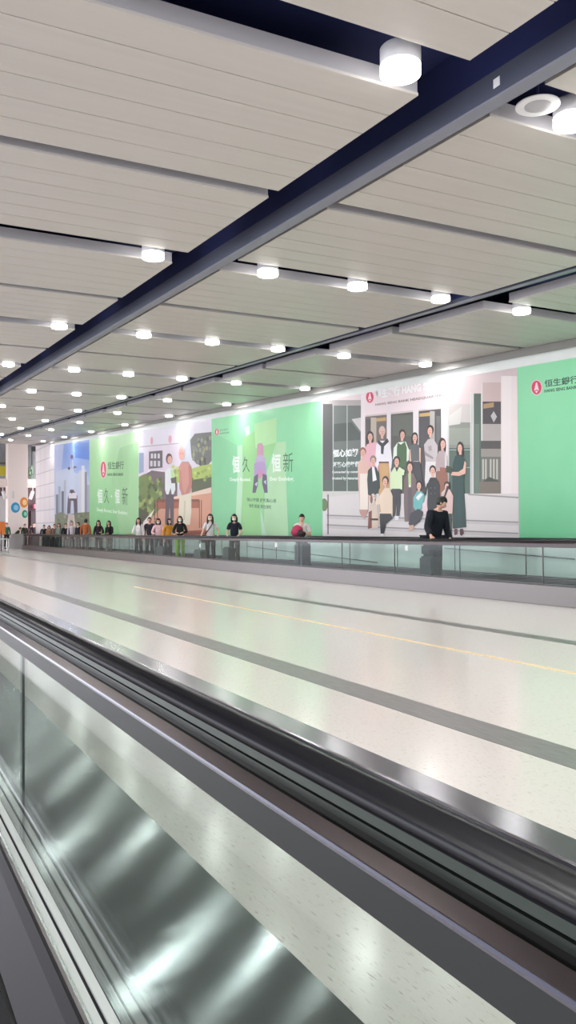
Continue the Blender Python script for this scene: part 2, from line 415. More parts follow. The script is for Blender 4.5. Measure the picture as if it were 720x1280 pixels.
        for i in range(4): b.faces.new((va[i], va[(i + 1) % 4], vb[(i + 1) % 4], vb[i]))
        b.faces.new(va[::-1]); b.faces.new(vb); obj('backing_board', b, M['lampwhite'], root)
        return root
LG = (178, 226, 178)
# --- right-hand green poster with the bank name
A = Art('poster', 'plain green advertisement at the right edge with a red emblem and bank name', 649, 905)
A.bgrid((150, 228, 178), (112, 196, 146))
A.logo(671.3, 484.5, 6.2, 8.6)
A.text('恒生銀行', 681.5, 475, 724, 484.5, (60, 92, 78), .02); A.text('HANG SENG BANK', 681, 487, 722, 491, (48, 78, 66), .03)
A.done()
# --- group photograph poster
A = Art('poster', 'group photograph advertisement of a smiling crowd with a dog on white entrance steps', 403.5, 649)
A.bgrid((214, 196, 198), (214, 208, 208))
r, p, o = A.rect, A.poly, A.oval
r(404, 560, 452, 600, (88, 104, 98)); r(404, 505, 452, 562, (108, 116, 112)); r(404, 598, 452, 616, (78, 92, 84)); r(404, 614, 452, 645, (206, 206, 202)); r(404, 482, 452, 507, (176, 168, 168))
r(404, 505, 416, 600, (84, 84, 86)); p([(440, 524), (452, 540), (452, 522)], (206, 204, 204)); p([(418, 530), (440, 528), (451, 542), (451, 550), (418, 552)], (78, 88, 84))
for x in (416.5, 434): r(x, 506, x + .9, 640, (190, 204, 196))
r(404, 470, 452, 500, (226, 208, 212))
r(451.5, 470, 457.5, 610, (238, 228, 232))
p([(457, 478), (562, 458), (562, 508), (457, 519)], (240, 224, 228))
p([(457, 521), (484, 518.5), (484, 640), (457, 640)], (112, 100, 94)); r(464, 522, 471, 600, (190, 178, 164)); p([(471, 523), (483, 521.5), (483, 526), (471, 527)], (196, 160, 100)); r(458, 524, 464, 600, (84, 80, 80))
p([(489, 518), (517, 515), (517, 640), (489, 640)], (84, 86, 80)); r(491, 519, 516, 545, (98, 102, 94))
p([(524, 514), (552, 511), (552, 640), (524, 640)], (78, 76, 78)); p([(525, 517), (538, 515.5), (538, 520), (525, 521)], (196, 164, 104)); r(538, 514, 544, 590, (178, 174, 170)); r(546, 520, 551, 600, (104, 104, 104))
for x, w in ((484, 5.2), (517, 7), (552, 8)): r(x, 508, x + w, 640, (232, 224, 228))
r(560, 505, 592, 530, (196, 190, 188)); r(562, 528, 590, 560, (138, 142, 134)); p([(562, 520), (578, 508), (576, 530), (562, 532)], (206, 204, 200)); r(562, 560, 590, 622, (86, 106, 96)); r(562, 535, 590, 556, (150, 156, 146))
for y in (562, 584): r(562, y, 591, y + .8, (166, 186, 176))
for x in (560, 588.5, 591.5): r(x, 490, x + 1.3, 620, (206, 214, 210))
r(593, 492, 603, 618, (82, 100, 90)); r(594, 530, 600, 618, (104, 122, 110)); r(602, 480, 604, 560, (212, 208, 206))
r(604, 478, 627, 505, (198, 176, 174)); r(604, 502, 627, 530, (74, 68, 72)); p([(605, 505), (618, 503), (618, 509), (605, 511)], (170, 138, 100)); p([(614, 520), (618, 514), (622, 521), (618, 528)], (186, 184, 184))
r(604, 530, 627, 551, (176, 168, 166)); r(602, 551, 627, 561, (82, 78, 76)); r(602, 561, 627, 571, (150, 144, 138)); r(602, 571, 627, 602, (112, 112, 106))
for x in (603.5, 607, 613, 617, 621): r(x, 574, x + 2.2, 599, (188, 186, 174))
p([(604, 602), (612, 596), (626, 602)], (70, 74, 66)); r(600, 602, 627, 618, (122, 112, 100))
r(627, 470, 649, 621, (234, 222, 222)); r(629, 470, 640, 621, (238, 228, 228))
# floor and steps
p([(404, 622), (452, 617), (649, 617), (649, 672), (404, 672)], (218, 212, 212))
for q in ([(404, 643), (649, 652)], [(404, 655), (649, 666)]):
    p([(q[0][0], q[0][1]), (q[1][0], q[1][1]), (q[1][0], q[1][1] + 1.6), (q[0][0], q[0][1] + 1.6)], (150, 146, 146))
    p([(q[0][0], q[0][1] + 1.6), (q[1][0], q[1][1] + 1.6), (q[1][0], q[1][1] + 5), (q[0][0], q[0][1] + 5)], (202, 196, 198))
p([(586, 617), (649, 621), (649, 623), (586, 619)], (160, 156, 154))
r(404, 622, 409, 670, (220, 214, 220)); o(406, 631, 4.5, 8, (96, 122, 74)); r(410, 618, 411.5, 668, (92, 78, 78))
# writing on the facade
A.logo(463, 496.5, 4.6, 7)
A.text('恒生銀行 HANG SENG', 470, 487, 552, 499, (252, 250, 250), .05); A.text('HANG SENG BANK HEADQUARTERS', 470, 504.5, 556, 508, (150, 128, 134), .03)
A.text('恒心如初', 417, 562, 448.5, 572, (244, 250, 248), .04)
A.text('凝聚心懷每個', 417, 577.5, 450, 584.5, (226, 236, 232), .04)
A.text('Connected by community,', 416, 588.5, 458, 592.5, (232, 240, 236), .03)
A.text('trusted by generations', 416, 596, 456, 600.5, (232, 240, 236), .03)
SK = (226, 178, 160); HR = (48, 34, 36)
def head(x, y, rx=3.3, ry=5, hair=HR, long=0, skin=SK, look=0):
    if long: o(x - .4, y + long * .4, rx * 1.35, ry + long * .55, hair)
    o(x, y - 1.4, rx * 1.15, ry * .95, hair); o(x + look, y + .6, rx * .82, ry * .82, skin)
    r(x - 1.5, y + ry * .6, x + 1.5, y + ry + 2, skin)
    o(x + look - 1, y - .2, .42, .5, (90, 60, 60), 8); o(x + look + 1, y - .2, .42, .5, (90, 60, 60), 8); o(x + look, y + 2.4, 1.0, .5, (190, 90, 96), 8)
# back row
head(463.5, 546, 3.6, 6, long=9); p([(455, 563), (460, 555), (468, 553), (476, 553), (475, 570), (474, 590), (455, 590)], (232, 178, 190))
head(478.5, 540, 3.6, 6.4, hair=(206, 186, 180), look=.2); p([(471, 556), (475, 551), (483, 551), (489, 556), (491, 575), (490, 585), (486, 588), (486, 579), (475, 579), (472, 585), (469, 580)], (238, 234, 242))
p([(474, 550), (479, 554), (485, 548), (487, 552), (481, 558), (480, 568), (477, 567), (477, 558), (473, 554)], (44, 52, 52)); r(474.5, 577, 487, 579.5, (86, 56, 46))
p([(475, 579), (487, 579), (488, 600), (487, 640), (482, 640), (481, 600), (480, 640), (475, 640), (474, 600)], (206, 164, 112))
head(503.5, 543.5, 3.4, 5.8, look=.5); p([(493, 560), (498, 553), (508, 552), (512, 562), (512, 575), (508, 578), (508, 562), (498, 562), (497, 575), (492, 574)], (226, 238, 226)); p([(498, 553), (502, 556), (507, 552), (509.5, 560), (509, 584), (497, 584), (497, 560)], (72, 106, 66))
head(519.5, 547, 3.2, 5.6, long=7); p([(513, 558), (518, 555), (524, 556), (527, 562), (527, 576), (514, 577), (512, 570)], (92, 96, 98)); p([(512, 562), (514, 562), (515, 578), (520, 579), (520, 582), (513, 580)], SK); p([(527, 560), (525, 560), (525, 577), (519, 579), (520, 582), (527, 579)], SK)
p([(515, 577), (526, 577), (531, 612), (513, 615)], (64, 64, 68))
head(539, 538.5, 3.6, 6.2, look=-.6); p([(531, 556), (536, 549), (543, 549), (548, 557), (548, 578), (533, 578)], (196, 188, 190)); p([(531, 562), (534, 566), (543, 572), (542, 574), (532, 569)], (150, 140, 144)); p([(536,558),(540,557),(541,563),(537,564)], (168,156,160)); p([(533, 577), (546, 577), (546, 600), (540, 622), (535, 622), (532, 600)], (226, 220, 222))
head(554, 555, 3.6, 6.4, long=10, look=.7); p([(546, 572), (550, 564), (556, 563), (560, 570), (561, 588), (545, 590)], (184, 166, 168)); p([(557, 566), (559.5, 568), (560, 588), (557, 588)], (214, 206, 208)); p([(547, 589), (560, 588), (563, 622), (545, 622)], (150, 100, 80)); p([(551, 584), (560, 585), (560, 589), (551, 591)], (160, 100, 86))
head(576.5, 560, 3.4, 6.4, long=11, look=-.6); p([(567, 580), (570, 570), (576, 569), (582, 574), (582.5, 590), (580.5, 600), (583, 640), (584, 659), (567, 661), (566, 625)], (36, 68, 64)); p([(582, 576), (584, 579), (583, 592), (575, 595), (565, 594), (565, 590), (574, 590), (580, 586)], SK); p([(559, 582), (566, 584), (566, 592), (558, 590)], (62, 74, 54)); p([(572, 625), (576, 612), (578, 640), (577, 660), (574, 660)], (30, 74, 74))
p([(569, 661), (573, 661), (573, 668), (569, 669)], (96, 60, 62)); p([(576, 661), (580, 661), (581, 667), (578, 670), (576, 668)], (76, 44, 48))
# middle row
head(454.5, 566, 3.6, 6, hair=(150, 100, 84), look=.2); p([(448, 580), (453, 573), (458, 575), (463, 582), (463, 610), (461, 637), (451, 637), (449, 610)], (226, 186, 172)); p([(451, 592), (461, 592), (461, 637), (451, 637)], (238, 226, 214)); p([(450, 637), (462, 637), (460, 642), (456, 649), (451, 642)], (190, 146, 134))
head(467.5, 576, 3.4, 5.6, hair=(150, 122, 112)); p([(461, 588), (466, 583), (471, 584), (475, 592), (476, 610), (468, 622), (461, 618), (460, 600)], (32, 50, 48)); p([(466, 583), (469, 584), (472, 600), (467, 602)], (240, 240, 240))
head(497, 577, 3.6, 6); p([(489, 592), (494, 584), (501, 584), (507, 588), (506, 594), (504, 594), (504, 612), (489, 612)], (216, 236, 192)); p([(495, 584), (497, 590), (500, 584)], (70, 60, 60)); p([(491, 611), (502, 611), (502, 630), (500, 646), (496.5, 646), (496.5, 622), (495, 646), (492, 646)], (48, 50, 56)); p([(494, 645), (500, 645), (499, 650), (495, 650)], (232, 232, 236))
head(513.5, 584, 3.7, 6.4); p([(506, 600), (510, 592), (518, 592), (522, 600), (522, 636), (519, 652), (507, 652), (506, 630)], (116, 98, 98)); p([(511.5, 592), (515, 592), (515, 608), (512, 609)], (186, 210, 150)); r(512.5, 606, 514.5, 609, (244, 244, 244)); p([(511, 610), (516, 610), (516, 650), (511, 650)], (96, 86, 92))
head(542, 588.5, 3.6, 6); p([(536, 604), (539, 597), (546, 597), (550, 603), (550, 642), (535, 642)], (38, 42, 44)); p([(535, 604), (537, 604), (534, 618), (530, 622)], (38, 42, 44)); p([(548, 602), (551, 606), (551, 622), (549, 622)], (38, 42, 44))
for yy in (610, 617): o(540, yy, .5, .6, (150, 150, 130), 6); o(545, yy, .5, .6, (150, 150, 130), 6)
# front row
head(483, 602, 3.5, 6, look=-.4); p([(470, 628), (478, 616), (482, 610), (488, 610), (492, 620), (492, 644), (478, 645), (476, 630), (468, 634)], (236, 214, 190)); p([(476, 642), (490, 642), (492, 648), (484, 655), (481, 668), (477, 668), (476, 652)], (34, 36, 40)); r(477, 667, 481, 670, (240, 236, 238))
o(467.5, 623, 3.2, 6, (226, 210, 196)); o(465.5, 624, 1.6, 5.5, (140, 84, 70)); p([(464, 630), (472, 630), (475, 645), (474, 660), (464, 661), (461, 648)], (220, 200, 184)); p([(462, 640), (466, 638), (466, 660), (461, 661)], (128, 70, 60)); r(464, 648, 474, 650.5, (60, 46, 42)); o(469, 620.5, .6, .7, (40, 30, 30), 6); o(470, 625, .8, .7, (50, 36, 36), 6)
head(525, 607, 3.3, 5.5); p([(518, 622), (522, 615), (528, 614), (532, 618), (530, 634), (522, 640), (518, 634)], (112, 186, 186)); p([(521, 622), (527, 616), (530, 618), (524, 626)], (240, 236, 236)); p([(514, 642), (524, 636), (531, 640), (526, 652), (516, 660), (512, 655)], (56, 56, 64)); p([(513, 657), (518, 656), (519, 662), (512, 664)], (214, 176, 156)); p([(529, 630), (535, 624), (536, 640), (531, 645)], (232, 208, 214))
head(560, 608, 3.2, 5.2); o(556, 629, 5, 4.5, (232, 218, 184)); p([(553, 616), (558, 611), (564, 612), (568, 620), (567, 642), (554, 642)], (222, 190, 184)); p([(560, 608), (564, 606), (558, 622), (555, 624)], (60, 50, 54)); p([(556, 642), (566, 642), (566, 672), (557, 672)], (56, 62, 56))
A.done()
# --- big green poster with four characters
A = Art('poster', 'green advertisement with four large characters either side of a small purple tower figure', 265.2, 403.5)
A.bgrid((150, 226, 172), (108, 194, 138))
r, p, o = A.rect, A.poly, A.oval
p([(306, 535), (312, 532), (314, 555), (310, 558)], (196, 234, 206)); p([(297, 557), (303, 556), (304, 600), (301, 672), (294, 672), (297, 600)], (186, 226, 190))
p([(266, 540), (297, 557), (297, 600), (294, 672), (266, 672)], (134, 208, 156))
p([(304, 548), (340, 526), (345, 526), (346, 553), (330, 590), (330, 672), (302, 672), (304, 600)], (152, 212, 142)); p([(318, 530), (346, 522), (346, 553), (320, 560)], (176, 226, 164))
p([(346, 553), (358, 552), (358, 600), (361, 672), (330, 672), (331, 620), (334, 590)], (176, 220, 172)); p([(326, 620), (330, 640), (331, 672), (326, 672)], (150, 214, 160)); p([(326, 636), (334, 672), (328, 672)], (190, 226, 200))
A.logo(271.5, 540, 2.4, 4.2); A.text('恒生銀行', 275, 536.5, 286, 539.5, (120, 180, 140), .02); A.text('HANG SENG BANK', 275, 541, 287, 543, (96, 150, 118), .03)
p([(322, 556), (324, 554), (328, 554), (330, 558), (330, 575), (321, 576)], (196, 150, 170)); p([(320, 573), (324, 569), (329, 569), (333, 574), (332, 580), (319, 582)], (184, 168, 200)); p([(318, 580), (323, 577), (330, 577), (333, 582), (334, 600), (328, 590), (325, 592), (322, 598), (318, 602)], (176, 152, 196)); p([(323, 588), (329, 588), (329, 594), (325, 600), (323, 596)], (204, 140, 176))
p([(318, 596), (323, 592), (323, 605), (320, 616), (316, 616)], (98, 86, 116)); p([(329, 592), (334, 594), (335, 616), (331, 616), (328, 604)], (94, 82, 114)); p([(319, 605), (323, 602), (321, 608)], (190, 200, 214)); p([(330, 602), (333, 600), (333, 606)], (190, 200, 214))
A.text('恒', 291, 570, 300, 591.5, (236, 248, 238), .03); A.text('久', 303.5, 571, 312.5, 590.5, (72, 112, 84), .0); A.text('恒', 340, 567.5, 351.5, 590.5, (236, 248, 238), .03); A.text('新', 354.5, 566, 367, 590, (72, 112, 84), .0)
A.text('Deeply Rooted.', 288, 597, 314, 602.5, (232, 246, 232), .03); A.text('Ever Evolving.', 338, 596, 368, 602.5, (232, 246, 232), .03)
A.text('恒心守望 啟新點心思', 309, 622, 346, 626.5, (84, 128, 92), .02); A.text('常新常進 常在常新', 312, 630, 340, 634.5, (84, 128, 92), .02)
A.done()
# --- garden photograph
A = Art('poster', 'garden photograph advertisement of an elder and a child by a brown bench', 173.6, 265.2)
A.bgrid((228, 224, 236), (206, 204, 214))
r, p, o = A.rect, A.poly, A.oval
p([(174, 578), (188, 559), (224, 556), (224, 596), (174, 596)], (224, 212, 226)); p([(174, 558), (224, 553.5), (224, 555), (174, 559.5)], (190, 176, 186)); r(224, 535, 240, 585, (214, 218, 232)); o(190, 551, 1.6, 5, (224, 160, 176)); o(213, 549, 2.2, 5, (224, 160, 176))
p([(174, 566), (180, 566), (180, 590), (174, 592)], (150, 166, 196)); p([(186.5, 564.5), (203.5, 563), (203.5, 584.5), (186.5, 586)], (92, 88, 94))
for x in (189, 193, 197.5): r(x, 567, x + 2.6, 573, (220, 214, 222))
for x in (188, 192.5, 197.5): r(x, 576, x + 3, 583, (214, 208, 216))
r(185, 588, 204, 590, (240, 238, 244))
p([(180, 594), (190, 588), (206, 590), (222, 596), (222, 624), (180, 624)], (120, 108, 112))
p([(238, 550), (244, 542), (265, 540), (265, 576), (258, 584), (246, 580), (240, 572)], (112, 116, 112))
for k in range(26): o(random.uniform(241, 264), random.uniform(545, 578), 1.6, 3, random.choice([(134, 138, 130), (90, 96, 92), (150, 156, 130), (166, 166, 120)]), 8)
r(250, 575, 251.5, 590, (70, 64, 62)); r(256, 572, 257.5, 590, (70, 64, 62))
p([(214, 590), (224, 583), (240, 586), (252, 582), (265, 580), (265, 600), (214, 604)], (176, 196, 104)); p([(240, 600), (265, 596), (265, 612), (240, 616)], (92, 104, 76))
for k in range(30): o(random.uniform(214, 264), random.uniform(583, 600), 2, 2, random.choice([(196, 214, 120), (150, 176, 88), (128, 150, 84)]), 8)
p([(174, 596), (182, 592), (192, 602), (202, 612), (206, 640), (190, 660), (174, 660)], (118, 138, 80))
for k in range(60): o(random.uniform(175, 204), random.uniform(596, 655), 2.2, 3.2, random.choice([(150, 170, 96), (98, 118, 66), (84, 98, 60), (166, 176, 112), (112, 132, 84)]), 8)
p([(174, 635), (186, 640), (186, 672), (174, 672)], (80, 84, 66))
p([(265, 609), (240, 616), (218, 621), (200, 637), (186, 652), (182, 672), (265, 672)], (216, 158, 132)); p([(265, 609), (240, 616), (218, 621), (216, 624), (240, 620), (265, 616)], (232, 206, 186)); p([(194, 636), (180, 652), (178, 660), (186, 654)], (238, 226, 220))
p([(196, 625), (250, 625), (250, 635), (196, 636)], (168, 98, 76)); p([(196, 624), (250, 624), (250, 627), (196, 628)], (128, 78, 64))
for x in (193.5, 197, 249.5, 252): r(x, 625, x + 1, 660, (96, 66, 58))
r(193, 648, 198, 649, (96, 66, 58)); p([(226, 664), (262, 662), (262, 668), (220, 669)], (150, 84, 68))
o(212, 573.5, 4, 6.8, (92, 66, 62)); o(213, 575, 3, 5, (222, 172, 156)); p([(207, 590), (211, 585), (216, 586), (219, 592), (220, 612), (216, 622), (214, 610), (210, 622), (207, 612)], (226, 232, 232)); p([(214, 586), (218, 588), (219, 598), (215, 600)], (196, 228, 160)); p([(214, 598), (221, 596), (221, 604), (215, 604)], (92, 84, 88))
p([(208, 618), (218, 618), (218, 640), (218, 657), (214, 657), (213, 632), (211, 657), (207, 657)], (94, 84, 92))
o(228, 566, 4, 9, (216, 196, 190)); o(227.5, 568, 3.2, 7.2, (232, 170, 156)); o(226, 567, .5, .7, (110, 70, 66), 6); o(229, 567, .5, .7, (110, 70, 66), 6)
p([(224, 584), (228, 577), (236, 577), (240, 584), (241, 606), (237, 620), (232, 624), (226, 612), (225, 600)], (206, 148, 136)); p([(236, 580), (240, 584), (241, 606), (234, 622), (231, 620), (237, 604)], (190, 130, 118)); p([(225, 588), (227, 588), (229, 610), (233, 622), (229, 622), (225, 610)], (194, 134, 122)); o(231.5, 622, 2.4, 3, (226, 166, 150)); p([(225, 620), (240, 616), (240, 640), (238, 656), (225, 656), (224, 640)], (226, 218, 196)); p([(231, 626), (233, 626), (232, 650), (230, 650)], (204, 200, 176))
A.done()
# --- small green poster
A = Art('poster', 'green advertisement with red oval emblem above four characters, left of the garden photo', 112, 173.6)
A.bgrid((188, 232, 180), (138, 206, 140))
p = A.poly
p([(174, 552), (150, 560), (140, 600), (150, 672), (174, 672)], (166, 214, 160))
A.logo(129.5, 587, 3.3, 10)
A.text('恒生銀行', 135, 577.5, 155, 587, (78, 116, 84), .02); A.text('HANG SENG BANK', 134.5, 591.5, 154.5, 595, (66, 104, 76), .04)
A.text('恒', 122, 611, 128.5, 629, (236, 250, 236), .03); A.text('久', 130.5, 610, 136.5, 629, (72, 108, 78), 0); A.text('·', 139, 619, 140.5, 621.5, (236, 250, 236), .02); A.text('恒', 144, 611, 150, 629.5, (236, 250, 236), .03); A.text('新', 153, 609, 160, 631, (72, 108, 78), 0)
A.text('Deeply Rooted. Ever Evolving.', 121.5, 634.5, 160, 640, (226, 246, 222), .03)
A.done()
# --- skyline poster
A = Art('poster', 'blue sky city skyline advertisement, leftmost and farthest of the wall posters', 68.5, 112)
A.bgrid((136, 170, 236), (214, 222, 238))
r, p, o = A.rect, A.poly, A.oval
p([(69, 556), (80, 556), (76, 600), (69, 620)], (196, 206, 240)); p([(92, 555), (112, 552), (112, 575), (94, 572)], (110, 152, 232)); p([(70, 590), (84, 585), (96, 592), (108, 586), (112, 604), (112, 642), (69, 642)], (202, 212, 234))
for x, t, w_, c in [(70, 618, 3, (120, 130, 146)), (73, 608, 3, (170, 178, 192)), (77, 614, 3, (106, 116, 134)), (80, 600, 3, (186, 192, 204)), (99, 588, 3, (214, 216, 226)), (102, 582, 4, (232, 232, 238)), (106, 590, 3, (150, 152, 166)), (109, 606, 3, (176, 180, 196))]:
    r(x, t, x + w_, 642, c)
p([(85, 622), (88, 612), (92, 612), (97, 620), (97, 642), (93, 642), (92, 626), (89, 626), (88, 642), (84, 642)], (112, 100, 108)); p([(86, 616), (96, 616), (96, 623), (86, 623)], (228, 226, 236)); p([(89, 575), (91.5, 575), (93, 600), (92, 612), (88, 612), (87, 600)], (206, 216, 236))
o(90, 571, 1.8, 2.6, (116, 96, 120)); o(86.5, 585.5, 1.6, 1.8, (96, 92, 116)); o(94, 584.5, 2, 1.8, (96, 92, 116)); o(94.3, 585.5, 1, 1, (190, 205, 235)); o(90, 615, 1.2, 2, (90, 80, 90)); r(89.7, 573, 90.4, 586, (150, 150, 176))
p([(69, 643), (76, 640), (84, 644), (96, 641), (112, 640), (112, 672), (69, 672)], (124, 132, 108))
for k in range(40): o(random.uniform(70, 111), random.uniform(643, 668), 1.5, 2, random.choice([(150, 154, 128), (98, 108, 86), (134, 146, 104), (168, 160, 150)]), 7)
p([(86, 643), (93, 643), (96, 668), (82, 668)], (214, 198, 190)); p([(88, 650), (91, 650), (92, 664), (86, 664)], (150, 140, 146))
A.done()


# ------------------------------------------------------------------ near walkway
def rounded(pts, r=0): return pts
NY0, NY1 = -3.0, 16.0
L = NY1 - NY0
root = thing('walkway_balustrade', 'near walkway balustrade of glass and steel with a glossy black handrail', 'balustrade', (.45, NY0, 0))
def npart(name, prof, m, y0=0, y1=L, smooth=False):
    b = BM(); prism(b, [(x - .45, z) for x, z in prof], y0, y1, 0, smooth); return obj(name, b, m, root)
hr = []
# rubber handrail section: flat top, rounded lips wrapped around the guide
for k in range(7): a = PI / 2 + k * PI / 6 * 1; hr.append((.444 + .030 * math.cos(a) * .95, .918 + .022 * math.sin(a)))
hr = [(.447, .9405)] + [(.446 - .028 * math.sin(t), .9255 + .015 * math.cos(t)) for t in [PI * k / 10 for k in range(1, 10)]] + [(.447, .911)]
npart('handrail', hr, M['rubber'], smooth=True)
npart('outer_rail_cap', [(.4485, .935), (.449, .9395), (.451, .9412), (.455, .9415), (.492, .9402), (.497, .938), (.512, .920), (.515, .905), (.510, .892), (.4485, .892)], M['steel_top'])
npart('handrail_guide', [(.434, .900), (.448, .900), (.448, .915), (.434, .915)], M['guide'])
npart('rail_gap', [(.440, .8975), (.448, .8975), (.448, .900), (.440, .900)], M['black'])
npart('lower_guide', [(.433, .888), (.486, .888), (.486, .8975), (.433, .8975)], M['guide_dark'])  # strip coloured as the dark green reflection under the handrail
npart('rail_cap', [(.497, .888), (.424, .8895), (.420, .8885), (.4075, .8795), (.4075, .86), (.497, .86)], M['rail_ledge'], smooth=False)
npart('rail_edge', [(.4085, .8800), (.4065, .8790), (.4050, .8765), (.4048, .8735), (.4085, .8735)], M['steel_top'])
npart('rail_face', [(.4055, .8735), (.4075, .8735), (.49, .86), (.497, .86), (.497, .846), (.49, .838), (.4055, .838)], M['rail_face'])
npart('glass_clamp', [(.424, .2505), (.443, .2505), (.443, .256), (.424, .256)], M['clamp'])
npart('seal_strip', [(.399, .2505), (.416, .2505), (.416, .255), (.399, .255)], M['clamp'])
npart('chrome_strip', [(.384, .250), (.398, .250), (.398, .256), (.391, .258), (.384, .256)], M['chrome'])
npart('inner_skirt', [(.30, .16), (.36, .235), (.378, .2505), (.443, .2505), (.443, .245), (.382, .240), (.31, .15)], M['inner'])
npart('skirt_panel', [(.29, .0), (.31, .0), (.31, .155), (.29, .155)], M['black'])
npart('outer_deck', [(.448, .244), (.852, .244), (.852, .25), (.448, .25)], M['deck'])
npart('outer_cladding', [(.846, .004), (.852, .004), (.852, .244), (.846, .244)], M['steel_plinth'])
jy = onx(28, 900, .45).y - NY0
ys = [0, jy - 6.0, jy, jy + 1.9, jy + 3.8, jy + 5.7, jy + 7.6, jy + 9.5, L]
ys = sorted(set(round(max(0, min(L, y)), 3) for y in ys))
for a, c in zip(ys, ys[1:]):
    if c - a < .1: continue
    b = BM(); box(b, -.006, .006, a + .001, c - .001, .2505, .84); g = obj('glass_panel', b, M['glass'], root)
    if c < L:
        b = BM(); box(b, -.001, .0065, c - .0012, c + .0012, .2505, .838); obj('joint_seal', b, M['guide_dark'], g)
tr = thing('moving_walkway', 'dark ribbed tread of the near moving walkway under the viewer', 'walkway', (0, NY0, 0))
b = BM()
prof = [(-.29, 0.002)]
n = 58
for k in range(n):
    x = -.29 + .58 * k / n; w = .58 / n
    prof += [(x, .05), (x + w * .5, .05), (x + w * .5, .044), (x + w, .044)]
prof += [(.289, .002)]
prism(b, prof, 0, L); obj('tread', b, M['tread'], tr)

# ------------------------------------------------------------------ far walkway
FY0, FY1 = 2.0, 54.4
FL = FY1 - FY0
def balus(xg, side, label, joint0, pitch, nm, y0=FY0, y1=FY1):
    root = thing(nm, label, 'balustrade', (xg, y0, 0)); L = y1 - y0
    def part(name, prof, m, a=0, c=L, smooth=False):
        b = BM(); prism(b, prof, a, c, 0, smooth); return obj(name, b, m, root)
    part('handrail', [(.040, .968), (.034, .985), (.02, .992), (-.02, .992), (-.034, .985), (-.040, .968), (-.034, .957), (-.02, .955), (.02, .955), (.034, .957)], M['rubber'], smooth=True)
    part('rail_cap', [(.036, .872), (.036, .93), (.028, .955), (-.028, .955), (-.036, .93), (-.036, .872)], M['steel'])
    o = -side
    part('deck', sorted([(0, 0)]) and [(-.12, .293), (.10, .293), (.10, .30), (-.12, .30)], M['steel'])
    part('plinth', [(-.12, .004), (-.112, .004), (-.112, .293), (-.12, .293)] if side < 0 else [(.092, .004), (.10, .004), (.10, .293), (.092, .293)], M['steel_plinth'])
    part('skirt_panel', [(.092, .02), (.10, .02), (.10, .293), (.092, .293)] if side < 0 else [(-.12, .02), (-.112, .02), (-.112, .293), (-.12, .293)], M['steel_dark'])
    part('glass_clamp', [(-.02, .30), (.02, .30), (.02, .315), (-.02, .315)], M['steel_dark'])
    js = [0]; y = joint0 - y0
    while y > .1: y -= pitch
    y += pitch
    while y < L - .2: js.append(y); y += pitch
    js.append(L)
    for a, c in zip(js, js[1:]):
        b = BM(); box(b, -.005, .005, a + .006, c - .006, .31, .88); g = obj('glass_panel', b, M['glass2'], root)
        if c < L: b = BM(); box(b, -.008, .008, c - .006, c + .006, .315, .872); obj('joint_seal', b, M['steel_dark'], g)
    # end newel: solid panel closing the balustrade
    b = BM()
    pr = [(L, 0.004), (L + 4.6, 0.004), (L + 5.3, .02), (L + 5.3, .5), (L + 5.0, .82), (L + 4.5, .97), (L + 4.0, .985), (L, .985)]
    prismx(b, pr, -.06, .06); obj('end_panel', b, M['fascia'], root)
    b = BM(); prismx(b, [(L, .985), (L + 4.0, .985), (L + 4.5, .97), (L + 5.0, .82), (L + 5.3, .5), (L + 5.36, .5), (L + 5.06, .85), (L + 4.54, .992), (L + 4.0, 1.0), (L, 1.0)], -.04, .04); obj('handrail_return', b, M['rubber'], root)
    return root
near_b = balus(9.42, -1, 'glass balustrade with black handrail and steel plinth along the near side of the far walkway', 9.66, 2.0, 'walkway_balustrade')
balus(10.86, 1, 'glass balustrade with black handrail on the wall side of the far walkway', 11.56, 2.04, 'walkway_balustrade')
tr = thing('moving_walkway', 'dark tread of the far moving walkway carrying the riders', 'walkway', (10.12, FY0, 0))
b = BM(); prof = [(-.595, .002)]
n = 40
for k in range(n):
    x = -.595 + 1.19 * k / n; w = 1.19 / n
    prof += [(x, .05), (x + w * .5, .05), (x + w * .5, .043), (x + w, .043)]
prof += [(.594, .002)]
prism(b, prof, 0, FL); obj('tread', b, M['tread'], tr)
# small white squares set on the glass
for px, py, w in [(508, 685, .05), (345, 681, .06), (250, 682, .06)]:
    p = onx(px, py, 9.412)
    b = BM(); box(b, -.001, .0015, -w, w, -w, w); o = obj('glass_notice', b, M['lampwhite'], loc=(9.4125, p.y, p.z))
    tag(o, {508: 'small white square notice on the glass left of the stooping man', 345: 'small white notice on the glass left of the person with a red bundle', 250: 'small white notice on the glass by the woman with a shoulder strap'}[px], 'notice', 'white notices on the walkway glass')
# thin dark sloping rods on the wall behind the far walkway
for k, (p, q) in enumerate([((557, 685), (720, 699)), ((310, 683), (473, 703))]):
    A = onx(*p, XW); B2 = onx(*q, XW)
    b = BM(); tube(b, (XW - .03, A.y, A.z), (XW - .03, B2.y, B2.z), .012, 8)
    for t in (.1, .5, .9):
        c = A.lerp(B2, t); tube(b, (XW - .03, c.y, c.z), (XW, c.y, c.z), .008, 6)
    o = obj('wall_handrail', b, M['steel_dark']); tag(o, ['thin dark sloping rail low on the wall behind the walkway glass, right end', 'thin dark sloping wall rail behind the walkway glass, left end'][k], 'rail', 'sloping wall rails')

